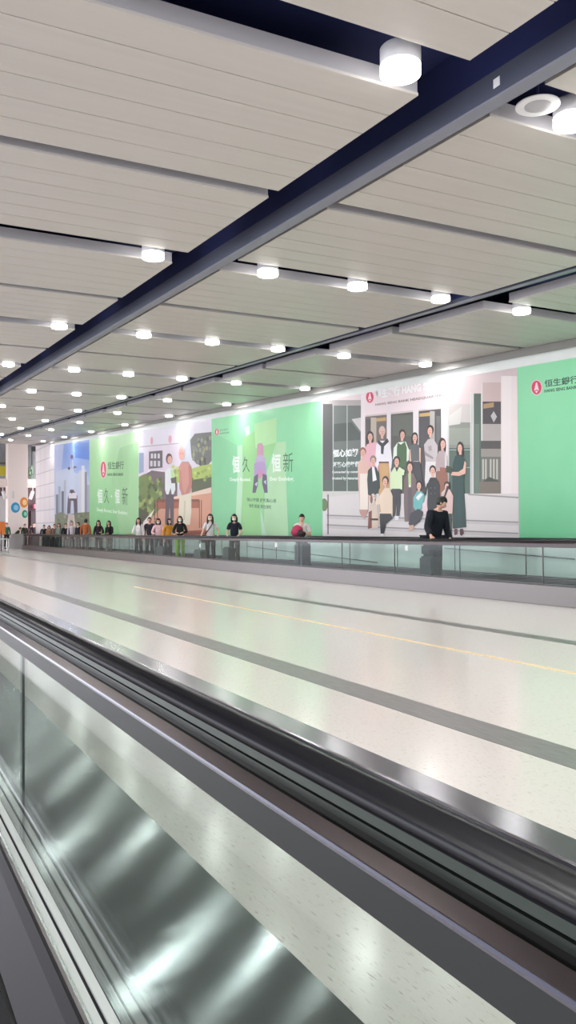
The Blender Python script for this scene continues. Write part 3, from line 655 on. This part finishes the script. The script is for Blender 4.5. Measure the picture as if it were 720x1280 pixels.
# ------------------------------------------------------------------ far lobby
FY = 60.5
def fx(px, y=FY): return ony(px, 600, y).x
def fz(py, px=20, y=FY): return ony(px, py, y).z
ZT = zc(FY) + .45
def fbox(px0, px1, py0, py1, name, m, lab=None, kind=None, y=FY, dep=.4, parent=None, z=None):
    x0, x1 = ony(px0, 620, y).x, ony(px1, 620, y).x
    z1 = fz(py0, px0, y) if py0 is not None else ZT
    z0 = fz(py1, px0, y) if py1 is not None else 0
    b = BM(); box(b, x0, x1, y, y + dep, z0, z1, bev=.01); o = obj(name, b, m, parent)
    if kind: struct(o, lab)
    return o
fbox(-60, -32, None, None, 'trim_6', M['cream'], 'cream wall pier at the left of the far lobby', 'structure')
fbox(-60, 50, 597, 607, 'wall_lobby_bulkhead', M['cream'], 'cream bulkhead between the two lobby storeys', 'structure', y=FY + .5, dep=.8)
colr = thing('lobby_column', 'broad white lobby column with blue, orange and green round decals', 'column', (ony(22, 600, FY).x, FY, 0))
x0, x1 = ony(10, 600, FY).x - colr.location.x, ony(35, 600, FY).x - colr.location.x
b = BM(); box(b, x0, x1, 0, 1.1, 0, ZT, bev=.05); obj('shaft', b, M['cream'], colr)
b = BM(); box(b, x0 - .02, x1 + .02, -.02, 1.12, 0, .25, bev=.01); obj('base', b, M['clamp'], colr)
def decal(cx, cy, rx, ry, c1, c2, n):
    p = ony(cx, cy, FY - .01); q = ony(cx + rx, cy, FY - .01); s = ony(cx, cy - ry, FY - .01)
    for k, (c, f) in enumerate(((c1, 1), (c2, .55))):
        b = BM(); vs = [b.verts.new((p.x - colr.location.x + (q.x - p.x) * f * math.cos(2 * PI * i / 24) + k * .04, -.012 - .004 * k, p.z + (s.z - p.z) * f * math.sin(2 * PI * i / 24))) for i in range(24)]
        f1 = b.faces.new(vs); ex = bmesh.ops.extrude_face_region(b, geom=[f1]); bmesh.ops.translate(b, vec=(0, .008, 0), verts=[v for v in ex['geom'] if isinstance(v, bmesh.types.BMVert)])
        o = obj('decal', b, mat('decal_ink', c, .5), colr); o['label'] = n if k == 0 else n + ', pale centre'
decal(19.3, 634.5, 5.6, 6.5, (40, 150, 190), (150, 200, 225), 'blue round decal')
decal(30, 628, 5, 6.5, (232, 140, 60), (250, 214, 160), 'orange round decal')
decal(31, 642.5, 3.6, 5, (30, 150, 110), (150, 210, 190), 'green round decal')
# upper windows and lower shop interior, set back
fbox(-60, 70, None, 597, 'window_1', M['winglass'], 'dim upper storey windows of the far lobby', 'structure', y=FY + 2.2, dep=.1)
for i, px in enumerate((-20, 7.5, 40, 46)):
    fbox(px, px + 1.8, None, 597, f'trim_{7+i}', M['darkgrey'], 'dark vertical window frame in the upper lobby', 'structure', y=FY + 1.6, dep=.3)
fbox(-60, 9, 576, 578, 'trim_11', M['darkgrey'], 'dark window transom', 'structure', y=FY + 1.6, dep=.3)
s = fbox(-12, 9, 582, 594, 'sign', M['yellow'], y=FY + 1.3, dep=.2); tag(s, 'yellow sign panel in the upper lobby window at the left edge', 'sign')
s = fbox(40, 47, 558, 564, 'display_screen', M['black'], y=FY + 1.3, dep=.2); tag(s, 'small dark screen high between the lobby column and the tiled wall', 'screen')
b = BM(); pc = ony(38.5, 590, FY + 1.6)
for k in range(26): ell(b, (pc.x + random.uniform(-.12, .12), pc.y + random.uniform(-.12, .12), pc.z + random.uniform(-.3, .45)), (.07, .07, .14), 8, 6)
lathe(b, [(.12, 0), (.16, .3)], 12, (pc.x, pc.y, fz(597) - .0))
s = obj('potted_plant', b, mat('lobby_plant_green', (110, 132, 110), .7, noise=.4, nscale=4)); tag(s, 'greenish plant box behind the upper lobby railing', 'plant')
fbox(-60, 75, 607, None, 'wall_lobby_back', M['maroon'], 'dark back wall of the lobby shops', 'structure', y=FY + 4, dep=.3)
struct(obj('wall_far_left', (lambda b: (box(b, -9, ony(-30, 600, FY).x, FY, FY + .3, 0, ZT), b)[1])(BM()), M['cream']), 'cream wall far left')
b = BM(); box(b, fx(-60), fx(60), FY + .3, FY + 4, fz(606), fz(604)); struct(obj('ceiling_lobby', b, M['cream']), 'lobby soffit')
for px, dx, lab in ((3.5, 3, 'white slanted lamp arm under the bulkhead left of the lobby column'), (41, -3.4, 'white slanted lamp arm under the bulkhead right of the lobby column')):
    a = ony(px, 614, FY + .4); c = ony(px + dx, 624, FY + .4)
    b = BM(); tube(b, a, c, .12, 8); tube(b, (a.x, a.y, a.z), (a.x, a.y, fz(606)), .03, 6); tag(obj('pendant_lamp', b, M['lampwhite']), lab, 'lamp')  # unlit diagonal white struts on thin hanging rods, no lamp in them
a = ony(17, 614, FY - .2); b = BM(); box(b, a.x - .05, a.x + .05, FY - .08, FY, fz(623), fz(614)); tag(obj('wall_bracket', b, M['clamp']), 'short grey bracket on the face of the broad lobby column', 'bracket')
# shop lights and shelves in the dark interior
for k, (px, py, w_, h_, c, lab) in enumerate([(44, 633, 2, 3, (226, 130, 160), 'small pink lit sign in the dark shop'), (2, 632, 5, 14, (150, 150, 150), 'grey shop shutter left of the column'), (9, 626, 2, 10, (110, 70, 76), 'dark red notice board left of the column'), (42, 644, 4, 6, (70, 56, 60), 'dark shop shelf right of the column')]):
    p0 = ony(px, py, FY + 3.5); b = BM(); sx = w_ * .055; sz = h_ * .05; box(b, p0.x - sx, p0.x + sx, FY + 3.3, FY + 3.98, max(0.0, p0.z - sz * 1.2) if k != 0 else p0.z - sz, p0.z + sz)
    if k in (1, 2, 3): 
        for v in b.verts:
            if v.co.z < p0.z: v.co.z = 0
    tag(obj(['lit_sign', 'rolling_shutter', 'notice_board', 'bookcase'][k], b, mat('shop_colour', c, .5)), lab, ['sign', 'shutter', 'panel', 'shelf'][k])
# orange queue sign
yq = 50; p0 = ony(2, 660, yq)
sg = thing('sign_stand', 'orange sign board on a thin post at the left edge', 'sign', (p0.x - .02, yq, 0))
b = BM(); box(b, -.42, .22, -.02, .02, ony(2, 668, yq).z, ony(2, 652, yq).z, bev=.01); obj('board', b, M['orange'], sg)
b = BM(); tube(b, (0, 0, 0), (0, 0, 1.2), .03); obj('post', b, M['steel_dark'], sg)
b = BM(); lathe(b, [(.18, 0), (.18, .02), (.03, .04)]); obj('base', b, M['steel_dark'], sg)
# low barrier rail by the sign
br = thing('barrier_rail', 'low grey barrier rail on the floor at the left edge', 'barrier', (ony(-4, 680, 47).x, 47, 0))
b = BM(); tube(b, (-1.5, 0, .06), (.62, 0, .06), .03); obj('lower_rail', b, M['clamp'], br)
b = BM(); tube(b, (-1.5, 0, .75), (.62, 0, .75), .03); obj('upper_rail', b, M['clamp'], br)
for x in (-1.4, -.4, .6):
    b = BM(); tube(b, (x, 0, 0), (x, 0, .75), .03); obj('post', b, M['clamp'], br)

# ------------------------------------------------------------------ people
MC = {}
def cloth(c, rough=.8):
    if c not in MC: MC[c] = mat('cloth', c, rough, 0, .3, noise=.12, nscale=14)
    return MC[c]
M['skin'] = mat('skin', (222, 176, 156), .5, 0, .4); M['hair'] = mat('black_hair', (24, 20, 22), .45)
M['eye'] = mat('dark_eye', (30, 22, 20), .3); M['lip'] = mat('lip', (180, 100, 96), .5); M['maskw'] = mat('white_mask', (236, 238, 238), .7)
def skinmesh(nodes, edges, root, sub=2, mods=None):
    """nodes: list of (pos, rx, ry)"""
    me = bpy.data.meshes.new('s'); me.from_pydata([n[0] for n in nodes], edges, []); me.update()
    o = bpy.data.objects.new('s', me); C.objects.link(o)
    o.modifiers.new('k', 'SKIN').use_smooth_shade = True
    if not me.skin_vertices: 
        bb = bmesh.new(); bb.from_mesh(me); bb.verts.layers.skin.verify(); bb.to_mesh(me); bb.free()
    for i, n in enumerate(nodes):
        sv = me.skin_vertices[0].data[i]; sv.radius = (n[1], n[2]); sv.use_root = (i == root)
    sd = o.modifiers.new('u', 'SUBSURF'); sd.levels = sub; sd.render_levels = sub
    bpy.context.view_layer.update()
    r = bpy.data.meshes.new_from_object(o.evaluated_get(bpy.context.evaluated_depsgraph_get()))
    bpy.data.objects.remove(o); bpy.data.meshes.remove(me)
    for p in r.polygons: p.use_smooth = True
    r.materials.clear(); return r
def person(name_label, x, y, rz, h=1.65, top=(40, 40, 44), legs=(40, 42, 46), hair='short', mask=False, lean=0, armL=None, armR=None,
           headpitch=0, headyaw=0, sleeve='long', fem=False, sub=2, z=.05, skirt=False, shoes=(40, 40, 42), group='riders standing on the far walkway', haircol=None, feet=.11, jacket=None, bulk=1.0):
    s = h / 1.70
    root = thing('person', name_label, 'person', (x, y, z), rz, group)
    Rl = Matrix.Rotation(-lean, 4, 'X'); piv = Vector((0, 0, .95))
    def U(p): return (Rl @ (Vector(p) - piv) + piv)
    sw = .155 if fem else .18
    nodes = []; edges = []
    def add(p, rx, ry=None, par=None):
        nodes.append((Vector(p) * s, rx * s, (ry or rx) * s)); i = len(nodes) - 1
        if par is not None: edges.append((par, i))
        return i
    pel = add((0, 0, .93), .13, .10); wai = add(U((0, 0, 1.08)), .115, .09, pel); che = add(U((0, 0, 1.27)), .135, .10, wai)
    nb = add(U((0, -.01, 1.41)), .07, .06, che); nk = add(U((0, .005, 1.47)), .05, .05, nb); hd0 = U((0, .02, 1.53)); add(hd0, .05, .05, nk)
    armpts = {}
    for sd, arm in ((-1, armL), (1, armR)):
        sh = U((sd * sw, -.01, 1.385))
        if arm is None: arm = ((sd * (sw + .05), -.03, 1.12), (sd * (sw + .05), .06, .88))
        el, wr = Vector(arm[0]), Vector(arm[1])
        a = add(sh, .052, .052, nb); e = add(el, .04, .04, a); w_ = add(wr, .026, .026, e)
        d = (wr - el).normalized(); side = d.cross(Vector((0, 0, 1)))
        if side.length < .2: side = Vector((0, 1, 0))
        side.normalize(); up = side.cross(d).normalized()
        pm = add(wr + d * .05, .034, .02, w_)
        for k, (off, ln) in enumerate(((-.027, .062), (-.009, .075), (.009, .070), (.026, .055))):
            b0 = wr + d * .07 + side * off; f1 = add(b0, .0095, .0095, pm); f2 = add(b0 + d * ln * .5 - up * .008, .009, .009, f1); add(b0 + d * ln * .85 - up * .026, .0075, .0075, f2)
        t1 = add(wr + d * .03 - side * .034, .011, .011, pm); add(wr + d * .065 - side * .055 - up * .012, .009, .009, t1)
        armpts[sd] = (sh, el, wr)
    legp = {}
    for sd in (-1, 1):
        hp = Vector((sd * .09, 0, .88)); kn = Vector((sd * (feet - .01), .02, .5)); an = Vector((sd * feet, -.02, .09))
        a = add(hp, .082, .082, pel); k = add(kn, .055, .055, a); n_ = add(an, .038, .038, k); add((sd * (feet + .01), .10, .03), .03, .025, n_)
        legp[sd] = (hp, kn, an)
    me = skinmesh(nodes, edges, 0, sub)
    # head joined onto the neck: face, nose, ears, eyes, mouth
    b = bmesh.new(); b.from_mesh(me)
    hc = U((0, .03, 1.595)) * s; HRm = (Matrix.Rotation(-lean * .6 - headpitch, 3, 'X')) 
    HRm = Matrix.Rotation(headyaw, 3, 'Z') @ HRm
    vs = ell(b, (0, 0, 0), (.076, .092, .112), 20, 14)
    for v in vs:
        p = v.co
        if p.z < 0: k = 1 - .28 * (p.z / -.112) ** 2; p.x *= k; p.y = p.y * k + .008
        if abs(p.x) < .016 and -.035 < p.z < .01 and p.y > .05: p.y += .016
    loc = [(v, v.co.copy()) for v in vs]
    for sx in (-1, 1):
        vs += ell(b, (sx * .076, .0, -.005), (.011, .02, .03), 8, 6)
        vs += ell(b, (sx * .03, .083, .008), (.014, .007, .007), 8, 6, mi=1)
    vs += ell(b, (0, .084, -.058), (.024, .009, .008), 8, 6, mi=2)
    for v in vs: v.co = (HRm @ (v.co * s)) + hc
    b.to_mesh(me); b.free(); link('body', me, [M['skin'], M['eye'], M['lip']], root)
    def T(v): return HRm @ (Vector(v) * s) + hc
    # hair
    b = BM(); vs = ell(b, (0, -.008, .008), (.088, .104, .122), 20, 14)
    for v in vs:
        p = v.co; ph = p.y
        if ph > .025 and p.z < .055: p.y = ph * .45; p.x *= .86
        if p.z < 0 and ph <= .03:
            L = {'short': 1.0, 'bob': 1.5, 'long': 3.0}[hair]
            if hair == 'short': p.z *= .75; p.x *= .93
            else: p.z *= L; p.y = min(p.y, .03) - (.02 if hair == 'long' else 0)
    if hair == 'long':
        for sx in (-1, 1): vs += ell(b, (sx * .075, .01, -.11), (.032, .045, .17), 10, 8)
    elif hair == 'bob':
        for sx in (-1, 1): vs += ell(b, (sx * .074, .012, -.05), (.030, .045, .095), 10, 8)
    hk = 1.0 if hair == 'short' else 1.12
    for v in vs: v.co = T((v.co.x * hk, v.co.y * hk, v.co.z * (1 if hair == 'short' else 1.03)))
    obj('hair', b, haircol and cloth(haircol) or M['hair'], root, True)
    if mask:
        b = BM(); vs = ell(b, (0, .028, -.045), (.066, .080, .052), 16, 10)
        for v in vs: v.co = T(v.co)
        obj('face_mask', b, M['maskw'], root, True)
    # top
    tn = []; te = []
    def ad(p, rx, ry=None, par=None):
        tn.append((Vector(p) * s, rx * s * bulk, (ry or rx) * s * bulk)); i = len(tn) - 1
        if par is not None: te.append((par, i))
        return i
    a0 = ad((0, 0, .86), .145, .12); a1 = ad(U((0, 0, 1.07)), .14, .115, a0); a2 = ad(U((0, 0, 1.27)), .158, .122, a1); a3 = ad(U((0, -.012, 1.405)), .088, .08, a2)
    for sd in (-1, 1):
        sh, el, wr = armpts[sd]; q = ad(sh, .068, .068, a3)
        if sleeve == 'long': q = ad(el, .056, .056, q); ad(wr - (wr - el).normalized() * .02, .043, .043, q)
        else: ad(sh.lerp(el, .75), .062, .062, q)
    me2 = skinmesh(tn, te, 0, sub); link('jacket' if jacket else 'top', me2, cloth(top), root)
    # trousers or skirt
    if skirt:
        b = BM(); lathe(b, [(.15, .98), (.17, .85), (.20, .6), (.22, .45)], 20)
        for v in b.verts: v.co *= s
        obj('skirt', b, cloth(legs), root, True)
    else:
        tn = []; te = []
        p0 = ad((0, 0, .95), .135, .11)
        for sd in (-1, 1):
            hp, kn, an = legp[sd]; q = ad(hp, .10, .10, p0); q = ad(kn, .075, .075, q); ad(an + Vector((0, 0, .0)), .062, .062, q)
        link('trousers', skinmesh(tn, te, 0, sub), cloth(legs), root)
    for sd in (-1, 1):
        b = BM(); vs = ell(b, (sd * (feet + .005) * s, .045 * s, .04), (.046, .135, .05), 14, 8)
        for v in vs: v.co.z = max(v.co.z, .0)
        obj('shoe', b, cloth(shoes), root, True)
    return root, (lambda v: Vector(v) * s)
def suitcase(label, x, y, w_, d_, h_, c, rz=0, handle=True, z=.05, group=None):
    r = thing('suitcase', label, 'suitcase', (x, y, z), rz, group)
    b = BM(); box(b, -w_ / 2, w_ / 2, -d_ / 2, d_ / 2, .05, h_, bev=.035); sh = obj('shell', b, cloth(c, .5), r)
    b = BM()
    for k in range(-2, 3): box(b, k * w_ / 6 - .008, k * w_ / 6 + .008, -d_ / 2 - .006, d_ / 2 + .006, .12, h_ - .08)
    obj('rib', b, cloth(tuple(int(v * .8) for v in c), .5), r)
    for sx in (-1, 1):
        for sy in (-1, 1):
            b = BM(); cx_, cy_ = sx * (w_ / 2 - .05), sy * (d_ / 2 - .04)
            tube(b, (cx_ - .012, cy_, .027), (cx_ + .012, cy_, .027), .027, 12); tube(b, (cx_, cy_, .03), (cx_, cy_, .06), .012, 6); obj('wheel', b, M['black'], sh)
    if handle:
        b = BM()
        for sx in (-1, 1): tube(b, (sx * w_ * .22, 0, h_ - .02), (sx * w_ * .22, 0, h_ + .36), .008, 6)
        tube(b, (-w_ * .24, 0, h_ + .36), (w_ * .24, 0, h_ + .36), .015, 8); obj('pull_handle', b, M['steel_dark'], r)
    return r
FC = PI - .40     # facing the hall (and the viewer)
def YX(px, x): return onx(px, 650, x).y
def rest(sd, spread=.12, out=.40, z=1.0):    # forearm laid on the handrail in front
    return ((sd * .25, .12, 1.10), (sd * spread, out, z))
X1 = 9.92
HZ = .96
def railarm(sd, s, x, spread=.1):  # hand on the rail at x=9.42 (top .992)
    out = (x - 9.47) / s; return ((sd * .24, out * .35, 1.12), (sd * spread, out - .04, (1.02 - .05 + .03) / s))
# stooping man with luggage, nearest rider
s = 1.72 / 1.7; x = 9.90; y = YX(541, x)
RZ = math.radians(190)
def LOC(wx, wy, wz): return Matrix.Rotation(-RZ, 3, 'Z') @ (Vector((wx - x, wy - y, wz)) / (1.76 / 1.7))
hw = LOC(9.45, YX(538.5, 9.45), 1.035 - .05)
person('man in black jacket stooping over his luggage with one hand on the handrail', x, y, RZ, 1.76, (24, 28, 38), (34, 36, 42), 'short', False, lean=.30,
       armL=((-.23, .14, 1.05), (-.10, .34, .88)), armR=((max(.2, hw.x * .7), hw.y * .45, 1.10), (hw.x, hw.y, hw.z)), headpitch=.45, headyaw=.75, sub=2, jacket=True, bulk=1.22)
suitcase('dark grey suitcase standing below the stooping man, with a bag on top of it', 9.66, YX(538, 9.66), .26, .42, .60, (36, 40, 44), 0, handle=False)
r = thing('travel_bag', 'dark grey bag resting on top of the suitcase of the stooping man', 'bag', (9.66, YX(539, 9.66), .6505))
b = BM(); box(b, -.12, .12, -.20, .20, 0, .24, bev=.045); obj('bag_body', b, cloth((40, 46, 50)), r)
b = BM(); box(b, -.128, -.118, -.13, .13, .04, .14, bev=.004); obj('front_pocket', b, cloth((52, 56, 62)), r)
b = BM()
for k in range(8):
    a0, a1 = PI * k / 8, PI * (k + 1) / 8; tube(b, (0, .08 * math.cos(a0), .235 + .05 * math.sin(a0)), (0, .08 * math.cos(a1), .235 + .05 * math.sin(a1)), .01, 6)
obj('carry_handle', b, M['black'], r)
# person with red bundle
x = 10.05; y = YX(377, x); s = 1.52 / 1.7
person('person in white shirt and dark vest hugging a red bundle, alone against green', x, y, FC, 1.50, (226, 224, 220), (58, 62, 64), 'short', False, lean=.06,
       armL=((-.24, .10, 1.10), (-.04, .26, 1.20)), armR=((.25, .12, 1.12), (.06, .22, 1.34)), headpitch=.3, sleeve='short', shoes=(50, 50, 52))
o = BM(); ell(o, (0, 0, 0), (.13, .19, .15), 16, 12)
for v in o.verts: v.co += Vector((.02 * math.sin(v.co.z * 30), .015 * math.sin(v.co.y * 26), .012 * math.sin(v.co.x * 30)))
bag = thing('red_bundle', 'bundled crimson jacket held against the chest of the person in white', 'jacket', (9.88, YX(371, 9.88), 1.13)); obj('folded_cloth', o, cloth((176, 62, 92)), bag, True)
b = BM(); ell(b, (-.01, -.25, -.07), (.09, .17, .09), 14, 10); [setattr(v, 'co', v.co + Vector((0, .02 * math.sin(v.co.z * 40), .02 * math.sin(v.co.y * 25)))) for v in b.verts]; obj('dark_lining', b, cloth((52, 40, 42)), bag, True)
suitcase('tall dark suitcase in front of the person with the red bundle', 9.76, YX(378, 9.76), .24, .46, .78, (44, 48, 50), 0, handle=False)
# two women with masks
x = 10.05; y = YX(293, x)
person('woman in navy shirt with white face mask and dark bob, leaning on the handrail', x, y, FC - .1, 1.58, (30, 32, 46), (62, 70, 68), 'bob', True, lean=.08,
       armL=((-.24, .06, 1.12), (-.12, .26, 1.0)), armR=((.23, .06, 1.12), (.20, .30, .98)), sleeve='short', fem=True, shoes=(210, 210, 206))
suitcase('dark suitcase below the woman in the navy shirt', 9.72, YX(286, 9.72), .22, .50, .62, (66, 74, 72), 0, handle=False)
y = YX(263, x)
person('woman in white shirt with dark shoulder strap, white mask and long black hair', x, y, FC - .15, 1.62, (214, 208, 210), (54, 60, 60), 'long', True, lean=.02,
       armL=((-.27, -.02, 1.14), (-.26, .12, .94)), armR=((.25, .04, 1.12), (.28, .24, .96)), sleeve='short', fem=True, shoes=(220, 220, 216))
sb = thing('shoulder_bag', 'narrow dark shoulder strap and bag of the woman in the white shirt', 'bag', (x, y, .05), FC - .15)
b = BM()
P = [(-.10, .10, 1.36), (-.03, .155, 1.22), (.06, .16, 1.10), (.16, .12, .98)]
for p, q in zip(P, P[1:]): tube(b, p, q, .016, 6)
obj('strap', b, M['black'], sb); b = BM(); box(b, .12, .30, .02, .12, .72, .96, bev=.02); obj('bag_body', b, M['black'], sb)
suitcase('dark suitcase left of the woman in the white shirt', 9.68, YX(250, 9.68), .22, .62, .50, (76, 84, 82), 0, handle=False)
# the group of five further on
y = YX(225, x)
person('person in black jacket, white mask and bright green trousers', x, y, FC, 1.60, (28, 32, 34), (132, 176, 60), 'bob', True, armL=((-.25, .08, 1.12), (-.10, .30, 1.10)), armR=((.25, .08, 1.12), (.12, .28, 1.10)), fem=True)
person('woman in pink top with white mask, left of the mustard jacket', 10.1, YX(198, 10.1), FC, 1.56, (236, 196, 206), (84, 88, 90), 'bob', True, lean=.1, armL=((-.25, .12, 1.10), (-.16, .36, 1.06)), armR=((.25, .12, 1.12), (.12, .30, 1.08)), fem=True, shoes=(220, 220, 220))
person('person in mustard jacket with white mask, turned towards the woman in pink', 10.1, YX(210, 10.1), FC + .5, 1.54, (214, 150, 60), (80, 84, 88), 'bob', True, headyaw=.3, lean=.08, armL=((-.25, .12, 1.12), (-.12, .34, 1.08)), fem=True)
person('man in dark grey shirt standing behind the woman in white and the woman in pink', 10.42, YX(187, 10.42), FC - .1, 1.63, (62, 60, 70), (50, 52, 58), 'short', False, headyaw=.2)
person('woman in white top with long black hair and dark skirt, beside the green poster', 9.9, YX(173.5, 9.9), FC - .3, 1.60, (220, 218, 218), (56, 62, 64), 'long', False, fem=True, armR=((.24, .12, 1.10), (.14, .30, 1.08)))
suitcase('dark luggage trolley case below the pink and mustard pair', 9.66, YX(203, 9.66), .22, .9, .55, (70, 76, 78), 0, handle=False)
# two dark-clad women in front of the small green poster
person('woman in dark plum coat with brown-black hair below the green poster, looking down', 9.86, YX(123, 9.86), FC + .2, 1.58, (46, 32, 42), (60, 62, 66), 'long', False, headpitch=.3, fem=True, sub=1, armL=((-.24, .12, 1.1), (-.1, .3, 1.12)))
person('woman in black with long hair turned towards the woman in the plum coat', 9.9, YX(136.5, 9.9), FC + .5 - .9, 1.54, (26, 26, 28), (110, 116, 110), 'long', False, fem=True, sub=1, armL=((-.24, .12, 1.1), (-.1, .3, 1.1)))
person('man in rust orange jacket seen from behind', 9.95, YX(107, 9.95), FC + PI, 1.68, (178, 96, 56), (58, 58, 62), 'short', False, sub=1)
person('person in dark coat left of the rust orange jacket', 9.98, YX(98, 9.98), FC - .6, 1.54, (40, 38, 44), (70, 70, 74), 'short', False, sub=1)
person('person in pale lilac top before the skyline poster', 10.05, YX(90, 10.05), FC, 1.60, (196, 180, 192), (78, 80, 86), 'short', False, haircol=(120, 96, 90), sub=1)
person('person in black coat with folded arms left of the lilac top', 9.95, YX(82, 9.95), FC + .4, 1.50, (34, 32, 38), (70, 72, 76), 'short', False, sub=1)
person('person in grey-green coat before the skyline poster, left half', 9.92, YX(74, 9.92), FC - .3, 1.52, (126, 134, 124), (96, 98, 98), 'bob', False, haircol=(84, 62, 56), fem=True, sub=1)
person('person in brown coat at the left end of the skyline poster', 10.1, YX(68, 10.1), FC, 1.50, (110, 86, 76), (80, 78, 78), 'short', False, haircol=(96, 66, 54), sub=1)
person('person in black jacket with white collar before the white tiled wall', 9.95, YX(55, 9.95), FC, 1.47, (30, 28, 32), (96, 100, 102), 'short', False, sub=1)
person('woman with tan bag strap between the black jacket and the brown coat', 10.05, YX(61.5, 10.05), FC, 1.42, (150, 112, 84), (84, 84, 84), 'bob', False, fem=True, sub=1)
G2 = 'people walking in the far lobby'
for px, yy, zz, hh, tc, lc, lab, rz_, hr_ in [
    (31, 60.1, 0, 1.66, (56, 64, 50), (60, 60, 62), 'person in dark olive jacket beyond the walkway end, by the round decals', .4, 'short'),
    (20, 59.98, 0, 1.50, (74, 78, 62), (60, 60, 60), 'stooping person in green-grey coat before the broad lobby column', 1.2, 'short'),
    (42, 60.8, 0, 1.72, (52, 38, 44), (50, 46, 50), 'tall person in dark maroon coat in the lobby passage', .2, 'short'),
    (44.3, 62.0, 0, 1.74, (30, 28, 32), (186, 182, 184), 'person in black and white top in the lobby passage', 0, 'short'),
    (38.8, 61.2, 0, 1.55, (150, 120, 120), (84, 70, 74), 'person in dusty pink top just right of the broad lobby column', -.3, 'bob'),
    (8.3, 58, 0, 1.72, (60, 110, 84), (40, 44, 48), 'person in green jacket left of the broad lobby column', .2, 'short')]:
    p = ony(px, 640, yy)
    person(lab, p.x, yy, PI + rz_, hh, tc, lc, hr_, False, sub=1, z=zz, group=G2, lean=.5 if 'stooping' in lab else 0)


# ------------------------------------------------------------------ world and view
w = bpy.data.worlds.new('hall_ambient'); scn.world = w; w.use_nodes = True
w.node_tree.nodes['Background'].inputs[0].default_value = (*lin((238, 240, 248)), 1)
w.node_tree.nodes['Background'].inputs[1].default_value = 1.3
vs = scn.view_settings
vs.view_transform = 'Standard'; vs.look = 'None'; vs.exposure = 1.78; vs.gamma = 1
vs.use_curve_mapping = False
